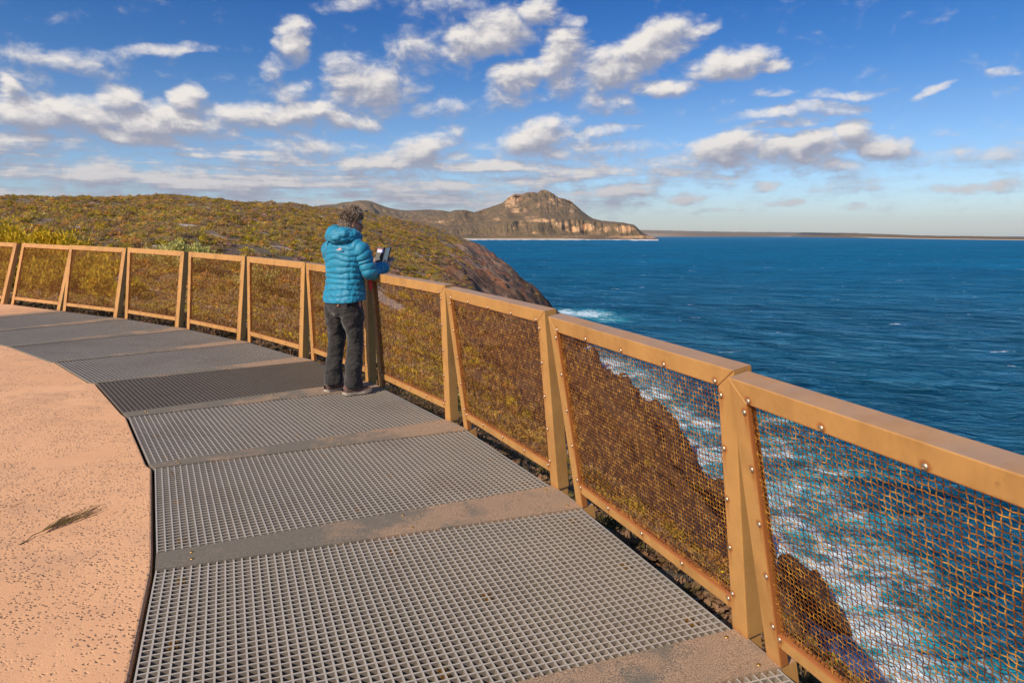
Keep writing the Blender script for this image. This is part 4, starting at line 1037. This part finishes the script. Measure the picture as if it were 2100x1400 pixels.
for s in (-1, 1):                                                                           # ears
    ec = HC + HR*(.075*s) - HF*.004 - HU*.006
    body.tube([ec+(HU*math.cos(a)*.029 + HF*math.sin(a)*-.016 + HR*s*(.004+.006*max(0, math.sin(a)))) for a in [i*math.pi/8-.2 for i in range(-1, 11)]], .0062, 6)
    ellipsoid(body, ec-HR*s*.002, (HR*.004, HF*.013, HU*.024), 8)
body.tube([HC-HU*.05-HF*.025, LW(0, .035, 1.335), LW(0, .01, 1.25)], [.052, .054, .075], 14)
body.tube([LW(0, 0, 1.27), LW(0, .01, 1.12), LW(0, 0, .98), LW(0, -.02, .84), LW(0, -.03, .74)], [.10, .125, .115, .13, .09], 16)
for S, E, W in ((S_R, E_R, W_R), (S_L, E_L, W_L)):
    body.tube([LW(0, .0, 1.22), S, (S+E)/2, E, (E+W)/2, W], [.06, .055, .043, .038, .034, .025], 12)
HIPR, KNR, ANR = LW(.085, -.01, .80), LW(.095, -.005, .45), LW(.10, -.075, .075)
HIPL, KNL, ANL = LW(-.085, -.02, .80), LW(-.105, -.01, .45), LW(-.11, -.075, .075)
for a, k, n in ((HIPR, KNR, ANR), (HIPL, KNL, ANL)): body.tube([a, (a+k)/2, k, (k*.6+n*.4), n], [.075, .066, .050, .050, .034], 12)
# hands: palm, four fingers, thumb, closed on the edges of the phone case
PH_R = LW(.060, .455, 1.150); PH_L = LW(-.060, .455, 1.150)
def hand(W, side, page, pn):
    """palm below the page; fingers come up behind it, thumb in front. pn: unit normal of the page towards the face"""
    d = (page - W); d.normalize(); w = d.cross(pn).normalized()*side
    pc = W + d*.045; up = w.cross(d)
    ellipsoid(body, pc, (w*.040, d*.050, pn*.015), 10)
    body.tube([W, pc], [.024, .022], 10)
    for i in range(4):
        o = w*(-.029+.0195*i); L = (.062, .072, .068, .052)[i]
        k0 = pc + d*.040 + o; k1 = k0 + d*L*.45 - pn*.014; k2 = k1 + d*L*.38 + pn*.004; k3 = k2 + d*L*.2 + pn*.012
        body.tube([k0, k1, k2, k3], [.0085, .008, .0072, .006], 8)
    t0 = pc - w*.030 - d*.004; t1 = t0 - w*.012 + d*.026 + pn*.012; t2 = t1 + w*.010 + d*.026 + pn*.008
    body.tube([t0, t1, t2], [.011, .0095, .0075], 8)
PN = (HC+HF*.09 - LW(0, .47, 1.20)).normalized()
hand(W_R, 1, LW(.098, .495, 1.138), PN); hand(W_L, -1, LW(-.058, .495, 1.138), PN)
bo = body.build('body', M_SKIN, pr_); remesh(bo, .0042, 2)
# ------------------------------------------------------------------ jacket
m, t, b = material('blue_jacket', .52); M_JK = m
p = t.node('ShaderNodeTexCoord').outputs['Object']
t.set(b, 'Base Color', t.mix(t.mapr(t.noise(p, 7, 4), .3, .7, 0, 1), (.002, .185, .33), (.003, .24, .41)))
b.inputs['Specular IOR Level'].default_value = .5; b.inputs['Sheen Weight'].default_value = .15
wn = t.noise(t.vm('MULTIPLY', p, (22, 22, 60)), 1.0, 5, .6, .6)
t.set(b, 'Normal', t.bump(wn, .55, .012))
def smoothp(pts, n):
    """Catmull-Rom through rows of numbers"""
    pts = np.array(pts, float); k = len(pts); out = []
    for i in range(n):
        s = i/(n-1)*(k-1); a = min(int(s), k-2); f = s-a
        p0, p1, p2, p3 = pts[max(a-1, 0)], pts[a], pts[a+1], pts[min(a+2, k-1)]
        out.append(.5*((2*p1)+(-p0+p2)*f+(2*p0-5*p1+4*p2-p3)*f*f+(-p0+3*p1-3*p2+p3)*f**3))
    return np.array(out)
def to_world(G):
    B = np.array([list(PR), list(PF), [0, 0, 1]]); return G @ B
def torso():
    # z, centre r, centre f, half width, half depth
    prof = [(.805,0,-.018,.196,.152),(.825,0,-.016,.198,.156),(.87,0,-.008,.190,.150),(.94,0,0,.178,.140),(1.02,0,.004,.178,.136),(1.10,0,.008,.188,.137),(1.17,0,.010,.197,.136),(1.23,0,.012,.194,.126),
            (1.275,0,.018,.172,.115),(1.305,0,.026,.125,.095),(1.33,0,.034,.088,.080),(1.365,0,.044,.078,.074)]
    n, mm = 260, 150; Q = smoothp(prof, n); ph = np.linspace(0, 2*math.pi, mm, endpoint=False)[None]
    Q[:, 3] *= .955; Q[:, 4] *= .955
    z = Q[:, 0:1]; c = np.cos(ph); s = np.sin(ph); e = 2/2.35
    X = np.sign(c)*abs(c)**e*Q[:, 3:4]; Y = np.sign(s)*abs(s)**e*Q[:, 4:5]
    backness = np.clip(-s, 0, 1)
    zz = z - .030*(1-np.clip(abs(c)*1.4, 0, 1))*backness*sstep(1.02, 1.2, z) + .012*fbm(ph*1.4+0*z, z*9, 3, 4) + .006*np.sin(ph*3+z*30)
    q = zz/.047; puff = np.abs(np.sin(math.pi*q))**.7
    hem = sstep(.855, .825, z); collar = sstep(1.30, 1.33, z)
    k = (puff*.0115 - .006)*(1-hem)*(1-collar*.6)
    wr = (ridged(ph*3.2+0*z, z*26+ph*1.5, 3, 9)-.6)*.010*sstep(1.08, .92, z)
    side = fbm(ph*5+0*z, z*14, 3, 12)*.006
    rad = np.sqrt(X*X+Y*Y)+1e-9; X = X*(1+(k+wr+side)/rad); Y = Y*(1+(k+wr+side)/rad)
    zs = z + 0*ph - .018*backness*sstep(.88, .81, z)
    G = np.stack([X+Q[:, 1:2], Y+Q[:, 2:3], zs], -1)
    inner = G[:1].copy(); inner[..., :2] = inner[..., :2]*.93; inner[..., 2] += .004; inner2 = inner.copy(); inner2[..., 2] += .05
    G = np.concatenate([inner2, inner, G]); return grid_obj('jacket', to_world(G), M_JK, pr_, closed_u=True)
jk = torso()
def sleeve(S, E, W, name):
    pts = [S + (S-E).normalized()*.045 - (S-LW(0, 0, S.z))*.30, S, S.lerp(E, .5)+PF*-.004, E+(E-(S+W)/2).normalized()*.010, E.lerp(W, .5), W]
    rad = [.060, .078, .069, .060, .053, .043]
    P = smoothp([list(p)+[r] for p, r in zip(pts, rad)], 190); n = len(P); mm = 64; G = np.zeros((n, mm, 3)); up = None
    L = np.concatenate([[0], np.cumsum(np.linalg.norm(np.diff(P[:, :3], axis=0), axis=1))])
    for i in range(n):
        tt = Vector(P[min(i+1, n-1), :3]-P[max(i-1, 0), :3]).normalized()
        if up is None: up = PR.copy()
        up = (up-tt*up.dot(tt)).normalized(); w = tt.cross(up)
        for j in range(mm):
            a = 2*math.pi*j/mm; q = (L[i] + .010*math.sin(a+1)*0 + .006*math.sin(2*a+L[i]*20))/.050
            cuff = 1.0 if L[i] > L[-1]-.022 else 0
            k = abs(math.sin(math.pi*q))**.55*.0125 - .004
            if cuff: k = -.006+.004*(L[-1]-L[i])/.022
            rr = P[i, 3]+k; G[i, j] = Vector(P[i, :3]) + (up*math.cos(a)+w*math.sin(a))*rr
    G += fbm(G[..., 0]*22, G[..., 2]*22+G[..., 1]*9, 3, 5)[..., None]*.005
    e1 = G[-1:].copy(); c = e1.mean(axis=1, keepdims=True); e1 = c+(e1-c)*.72; e2 = e1.copy(); e2 += np.array(list((E-W).normalized()))*.03
    e3 = e2.copy(); e3 = c+(e2-c)*.3
    return grid_obj(name, np.concatenate([G, e1, e2]), M_JK, jk, closed_u=True)
sleeve(S_R, E_R, W_R, 'sleeve'); sleeve(S_L, E_L, W_L, 'sleeve')
def hood():
    # a slack roll of cloth round the back of the neck, hanging down to the left
    n, mm = 150, 90; A = np.linspace(-2.55, 2.05, n)[:, None]; ph = np.linspace(0, 2*math.pi, mm, endpoint=False)[None]
    # A = 0 is straight behind; negative = her left
    back = np.cos(A*.62)
    Rr = .092 + .052*back**2*np.ones_like(A); cr = np.sin(A)*Rr*.92; cf = .045-np.cos(A)*Rr*.95
    cz = 1.325 + .028*back - .016*np.sin(A) + .020*np.abs(np.sin(A))
    ra = .018 + .048*np.clip(back, 0, 1)**1.1; rb = .028 + .036*np.clip(back, 0, 1)**1.0
    puff = (np.abs(np.sin(A*3.1+np.cos(ph)*.9+np.sin(ph*2)*.3))**.6*.010-.004)*np.clip(back+.2, 0, 1)
    wr = fbm(A*3+0*ph, ph*1.1, 4, 21)*.020
    ox = np.cos(ph)*(ra+puff+wr); oz = np.sin(ph)*(rb+puff*.8+wr)
    dr = np.sin(A); df = -np.cos(A)
    tilt = .5*np.clip(back, 0, 1)+.35*np.clip(-np.sin(A), 0, 1)
    oo = ox*np.cos(tilt)+oz*np.sin(tilt)*.6; zz = oz*np.cos(tilt)-ox*np.sin(tilt)
    G = np.stack([cr+dr*oo, cf+df*oo, cz+zz], -1)
    o = grid_obj('hood', to_world(G), M_JK, jk, closed_u=True)
    return o
hood()
# small pink logo on the back and red lining at the open front
m, t, b = material('pink_print', .5, col=(.72, .33, .30)); lg = MB()
lp = LW(.070, -.118, 1.235); ux = (PR*1.0+PF*.16).normalized(); uz = (Vector((0, 0, 1))+PF*.22).normalized(); un = ux.cross(uz)
if un.dot(PF) > 0: un = -un
shp = [(-.034, -.004), (-.012, .0), (.004, .010), (.014, .016), (.016, .006), (.026, .0), (.012, -.004), (-.004, -.0055), (-.020, -.0065)]
q = [lp+ux*x+uz*y+un*.020 for x, y in shp]; lg.add(q+[a-un*.004 for a in q], [tuple(range(len(q))), tuple(range(2*len(q)-1, len(q)-1, -1))]+[(i, (i+1) % len(q), len(q)+(i+1) % len(q), len(q)+i) for i in range(len(q))])
lg.build('print', m, jk)
m, t, b = material('red_lining', .6, col=(.55, .03, .03)); rl = MB()
rl.tube([LW(.175, .105, 1.00), LW(.178, .118, .96), LW(.182, .118, .91), LW(.184, .106, .875)], [.004, .018, .017, .004], 8)
rl.build('lining', m, jk, smooth=True)
# ------------------------------------------------------------------ trousers
m, t, b = material('charcoal_trousers', .85); M_TR = m
p = t.node('ShaderNodeTexCoord').outputs['Object']
t.set(b, 'Base Color', t.mix(t.noise(p, 40, 4), (.013, .012, .013), (.027, .024, .023))); b.inputs['Sheen Weight'].default_value = .25
fold = t.noise(t.mapping(p, (9, 9, 22), (.5, .3, 0)), 1.0, 4, .55, .9)
t.set(b, 'Normal', t.bump(fold, .9, .03))
tr = MB()
def lofte(mb, rows, n=40):
    """rows: r, f, z, half width, half depth"""
    Q = smoothp(rows, 60); vs = []
    for q in Q:
        for j in range(n):
            a = 2*math.pi*j/n; vs.append(LW(q[0]+q[3]*math.cos(a), q[1]+q[4]*math.sin(a), q[2]))
    fs = [(i*n+j, i*n+(j+1) % n, (i+1)*n+(j+1) % n, (i+1)*n+j) for i in range(len(Q)-1) for j in range(n)]
    fs += [tuple(range(n-1, -1, -1)), tuple(range((len(Q)-1)*n, len(Q)*n))]; mb.add(vs, fs)
lofte(tr, [(0,-0.005,0.9,0.1395,0.107),(0,-0.012,0.84,0.1562,0.1256),(0,-0.02,0.76,0.1637,0.1376),(0,-0.022,0.7,0.1562,0.1283),(0,-0.02,0.665,0.1348,0.107)])
lofte(tr, [(0.078,-0.02,0.78,0.07998,0.119),(0.082,-0.018,0.68,0.0837,0.1135),(0.09,-0.008,0.57,0.07626,0.09672),(0.096,-0.002,0.45,0.0651,0.07998),(0.1,-0.022,0.33,0.0651,0.0744),(0.102,-0.045,0.2,0.06882,0.07998),(0.104,-0.05,0.1,0.0744,0.09114),(0.105,-0.048,0.052,0.07626,0.09672)])
lofte(tr, [(-0.078,-0.026,0.78,0.07998,0.1163),(-0.086,-0.026,0.68,0.0837,0.1116),(-0.098,-0.018,0.57,0.07626,0.09486),(-0.106,-0.014,0.45,0.06696,0.07998),(-0.112,-0.035,0.33,0.06696,0.07626),(-0.116,-0.055,0.2,0.07161,0.08184),(-0.118,-0.058,0.11,0.07719,0.093),(-0.118,-0.056,0.062,0.07812,0.09672)])
to = tr.build('trousers', M_TR, pr_); remesh(to, .0085, 3)
tx = bpy.data.textures.new('folds', 'CLOUDS'); tx.noise_scale = .085; tx.noise_depth = 2
dm = to.modifiers.new('folds', 'DISPLACE'); dm.texture = tx; dm.strength = .030; dm.mid_level = .5; dm.texture_coords = 'LOCAL'
m, t, b = material('copper_button', .35, .8, (.75, .38, .25)); bt = MB()
bc = LW(.060, -.150, .772); bt.tube([bc, bc-PF*.014], [.009, .008], 14); bt.build('button', m, to, smooth=False)
pk = MB(); pk.hexa([LW(.008, -.152, .760), LW(.130, -.128, .762), LW(.130, -.120, .762), LW(.008, -.144, .760), LW(.008, -.163, .800), LW(.130, -.138, .802), LW(.130, -.120, .802), LW(.008, -.144, .800)])
bevel(pk.build('pocket_flap', M_TR, to), .003)
# ------------------------------------------------------------------ shoes
m, t, b = material('shoe_upper', .8); M_SU = m
p = t.node('ShaderNodeTexCoord').outputs['Object']; t.set(b, 'Base Color', t.ramp(t.noise(p, 26, 3), [(.4, (.085, .050, .042)), (.55, (.16, .10, .085)), (.68, (.20, .04, .04))]))
m, t, b = material('shoe_sole', .6, col=(.42, .36, .29)); M_SO = m
def shoe(hr, hf_, ang, z0=0.):
    c, s = math.cos(ang), math.sin(ang)
    def P(a, l, z): return LW(hr + a*c + l*s, hf_ - a*s + l*c, z+z0)
    def sec(l):      # half width, sole rise, top height
        t_ = l/.268; w = np.interp(t_, [0, .06, .2, .45, .7, .88, .97, 1], [.012, .030, .036, .034, .045, .040, .022, .006]); h = np.interp(t_, [0, .08, .3, .45, .65, .85, 1], [.060, .085, .090, .078, .058, .046, .022]); r = np.interp(t_, [0, .08, .75, 1], [.010, 0, 0, .012]); return w, r, h
    N = 26; n = 20; U = []; fs = []; V2 = []
    for i in range(N+1):
        l = .268*i/N; w, r, h = sec(l)
        for j in range(n):
            a = math.pi*j/(n-1); U.append(P(math.cos(a)*w*1.0*(1-.25*math.sin(a)**2*(h > .07)), l, .020+r+(h-.020)*math.sin(a)**.8))
    fs = [(i*n+j, i*n+j+1, (i+1)*n+j+1, (i+1)*n+j) for i in range(N) for j in range(n-1)]
    o = mesh_obj('shoe', U, fs, M_SU, pr_, smooth=True)
    for i in range(N+1):
        l = .268*i/N; w, r, h = sec(l); w += .003
        V2 += [P(-w, l, r), P(w, l, r), P(w, l, .024+r*.8+.004*(i > N*.75)), P(-w, l, .024+r*.8+.004*(i > N*.75))]
    f2 = []
    for i in range(N):
        for j in range(4): f2.append((i*4+j, i*4+(j+1) % 4, (i+1)*4+(j+1) % 4, (i+1)*4+j))
    f2 += [(3, 2, 1, 0), (N*4, N*4+1, N*4+2, N*4+3)]
    mesh_obj('sole', V2, f2, M_SO, o)
    return o
shoe(.083, -.165, R(22)); shoe(-.125, -.165, R(4))
# ------------------------------------------------------------------ hair
m, t, b = material('grey_hair', .55); M_HR = m
rn = t.node('ShaderNodeNewGeometry').outputs['Random Per Island']
t.set(b, 'Base Color', t.ramp(rn, [(0, (.045, .030, .022)), (.4, (.13, .09, .066)), (.7, (.27, .20, .15)), (1, (.58, .46, .36))]))
hr = MB(); ra = random.Random(11)
cap = MB()
def capf(d):
    return 1.0
ellipsoid(cap, HC + HU*.028 - HF*.016, (HR*.074, HF*.084, HU*.088), 14)
wind = (Vector((-.25, .1, 0))).normalized()
for i in range(3000):
    while True:
        d = Vector((ra.gauss(0, 1), ra.gauss(0, 1), ra.gauss(0, 1))).normalized()
        if d.y > .35 and d.z < .45: continue                       # face
        if d.z < -.30 and d.y > -.45: continue
        if d.z < -.62: continue
        if abs(d.x) > .55 and d.z < .08 and d.y > -.32: continue
        if abs(d.x) > .86 and -.42 < d.z < .0 and d.y > -.15: continue     # ears
        break
    root = HC + HU*.010 - HF*.008 + HR*(d.x*.076) + HF*(d.y*.088) + HU*(d.z*.101)
    nrm = (HR*d.x + HF*d.y + HU*d.z).normalized()
    up = max(0, d.z)
    tt_ = min(1, max(0, (d.z+.25)/.8)); tf = math.sin(d.x*7+3*d.y)*.35
    fu = HU*1.0 - HF*(.30+tf*.3) + HR*(.30+tf); fd = -HU*.8 - HF*.05 + HR*(.40+.3*math.sin(d.z*9))
    flow = fu*tt_ + fd*(1-tt_) + Vector((ra.gauss(0, .13), ra.gauss(0, .13), ra.gauss(0, .12))); L = ra.uniform(.020, .034) + ra.uniform(.004, .034)*tt_
    flow = (flow - nrm*flow.dot(nrm)*.5).normalized()
    p1 = root + (nrm*.65+flow*.5).normalized()*L*.45; p2 = p1 + (nrm*.22+flow).normalized()*L*.38; p3 = p2 + (flow + nrm*-.05).normalized()*L*.3
    w = ra.uniform(.0009, .0019); hr.tube([root-nrm*.004, p1, p2, p3], [w, w*1.1, w*.8, .0003], 4, cap=False)
ho = cap.build('hair', M_HR, pr_, smooth=True)
hr.build('strands', M_HR, ho, smooth=False)
# ------------------------------------------------------------------ sunglasses
m, t, b = material('dark_lens', .12, col=(.012, .010, .010)); sg = MB()
for s in (-1, 1):
    c = HC + HF*.094 + HU*.012 + HR*s*.033
    ellipsoid(sg, c, ((HR-HF*.28*s).normalized()*.026, HF*.004, HU*.019), 8)
sg.tube([HC+HF*.098+HU*.018-HR*.010, HC+HF*.098+HU*.018+HR*.010], .003, 6)
for s in (-1, 1): sg.tube([HC+HF*.086+HU*.020+HR*s*.058, HC+HF*.05+HU*.016+HR*s*.076, HC-HF*.005+HU*.012+HR*s*.079], [.006, .0035, .003], 6)
sg.build('sunglasses', m, pr_, smooth=True)
# ------------------------------------------------------------------ phone in its opened wallet case
pc = Vector((BX, BY, BZ)) + LW(.022, .495, 1.176)
root = empty('phone', pc); tag(root, 'phone in an opened dark wallet case held above the rail', 'phone')
PNw = (-PF + Vector((0, 0, .42)) + PR*-.05).normalized()
def page(name, cx, ang, mat_, w=.076, h=.148, th=.008, parent=root, off=0., mb_only=False, y0=0., x0=0.):
    nn = (PNw*math.cos(ang) + HR*0).normalized()
    xr = PR*math.cos(ang) + (-PNw)*math.sin(ang)*-1; xr = xr.normalized(); upv = xr.cross(nn).normalized()
    if upv.z < 0: upv = -upv
    nn = upv.cross(xr); 
    if nn.dot(PNw) < 0: nn = -nn
    base = xr*cx
    def Q(x, z, d): return base + xr*(x+x0) + upv*(z+y0) + nn*(d+off)
    mb = MB(); mb.hexa([Q(-w/2, -h/2, -th), Q(w/2, -h/2, -th), Q(w/2, -h/2, 0), Q(-w/2, -h/2, 0), Q(-w/2, h/2, -th), Q(w/2, h/2, -th), Q(w/2, h/2, 0), Q(-w/2, h/2, 0)])
    return bevel(mb.build(name, mat_, parent), .002)
m1, t, b = material('dark_case', .55, col=(.012, .012, .018)); m2, t, b = material('tan_edge', .6, col=(.60, .34, .10))
m3, t, b = material('phone_screen', .18, col=(.10, .13, .14)); b.inputs['Emission Color'].default_value = (.30, .36, .36, 1); b.inputs['Emission Strength'].default_value = .35
m4, t, b = material('pale_card', .6, col=(.62, .60, .80)); m5, t, b = material('red_card', .6, col=(.65, .10, .16))
pl = page('left_flap', -.043, R(-16), m1); prr = page('right_flap', .043, R(16), m1)
page('screen', .043, R(16), m3, w=.066, h=.136, th=.002, parent=prr, off=.0025)
page('card', -.043, R(-16), m4, w=.060, h=.036, th=.002, parent=pl, off=.003, y0=.036); page('card', -.043, R(-16), m5, w=.060, h=.006, th=.002, parent=pl, off=.0045, y0=.050)
page('spine', 0, 0, m2, w=.012, h=.150, th=.006, off=.001)

# ================================================================== air
hz = MB(); x0, x1, y0, y1, z0, z1 = -61500, 61500, -9000, 61500, SEA-22, 1600
hz.hexa([(x0, y0, z0), (x1, y0, z0), (x1, y1, z0), (x0, y1, z0), (x0, y0, z1), (x1, y0, z1), (x1, y1, z1), (x0, y1, z1)])
m = bpy.data.materials.new('air'); m.use_nodes = True; nt_ = m.node_tree
for nd in list(nt_.nodes):
    if nd.type != 'OUTPUT_MATERIAL': nt_.nodes.remove(nd)
pv = nt_.nodes.new('ShaderNodeVolumePrincipled'); pv.inputs['Density'].default_value = 9e-6; pv.inputs['Color'].default_value = (.86, .93, 1, 1); pv.inputs['Anisotropy'].default_value = .1
nt_.links.new(pv.outputs[0], [n for n in nt_.nodes if n.type == 'OUTPUT_MATERIAL'][0].inputs['Volume'])
tag(hz.build('haze', m), 'thin pale sea haze over the bay and the far mountain', kind='stuff')
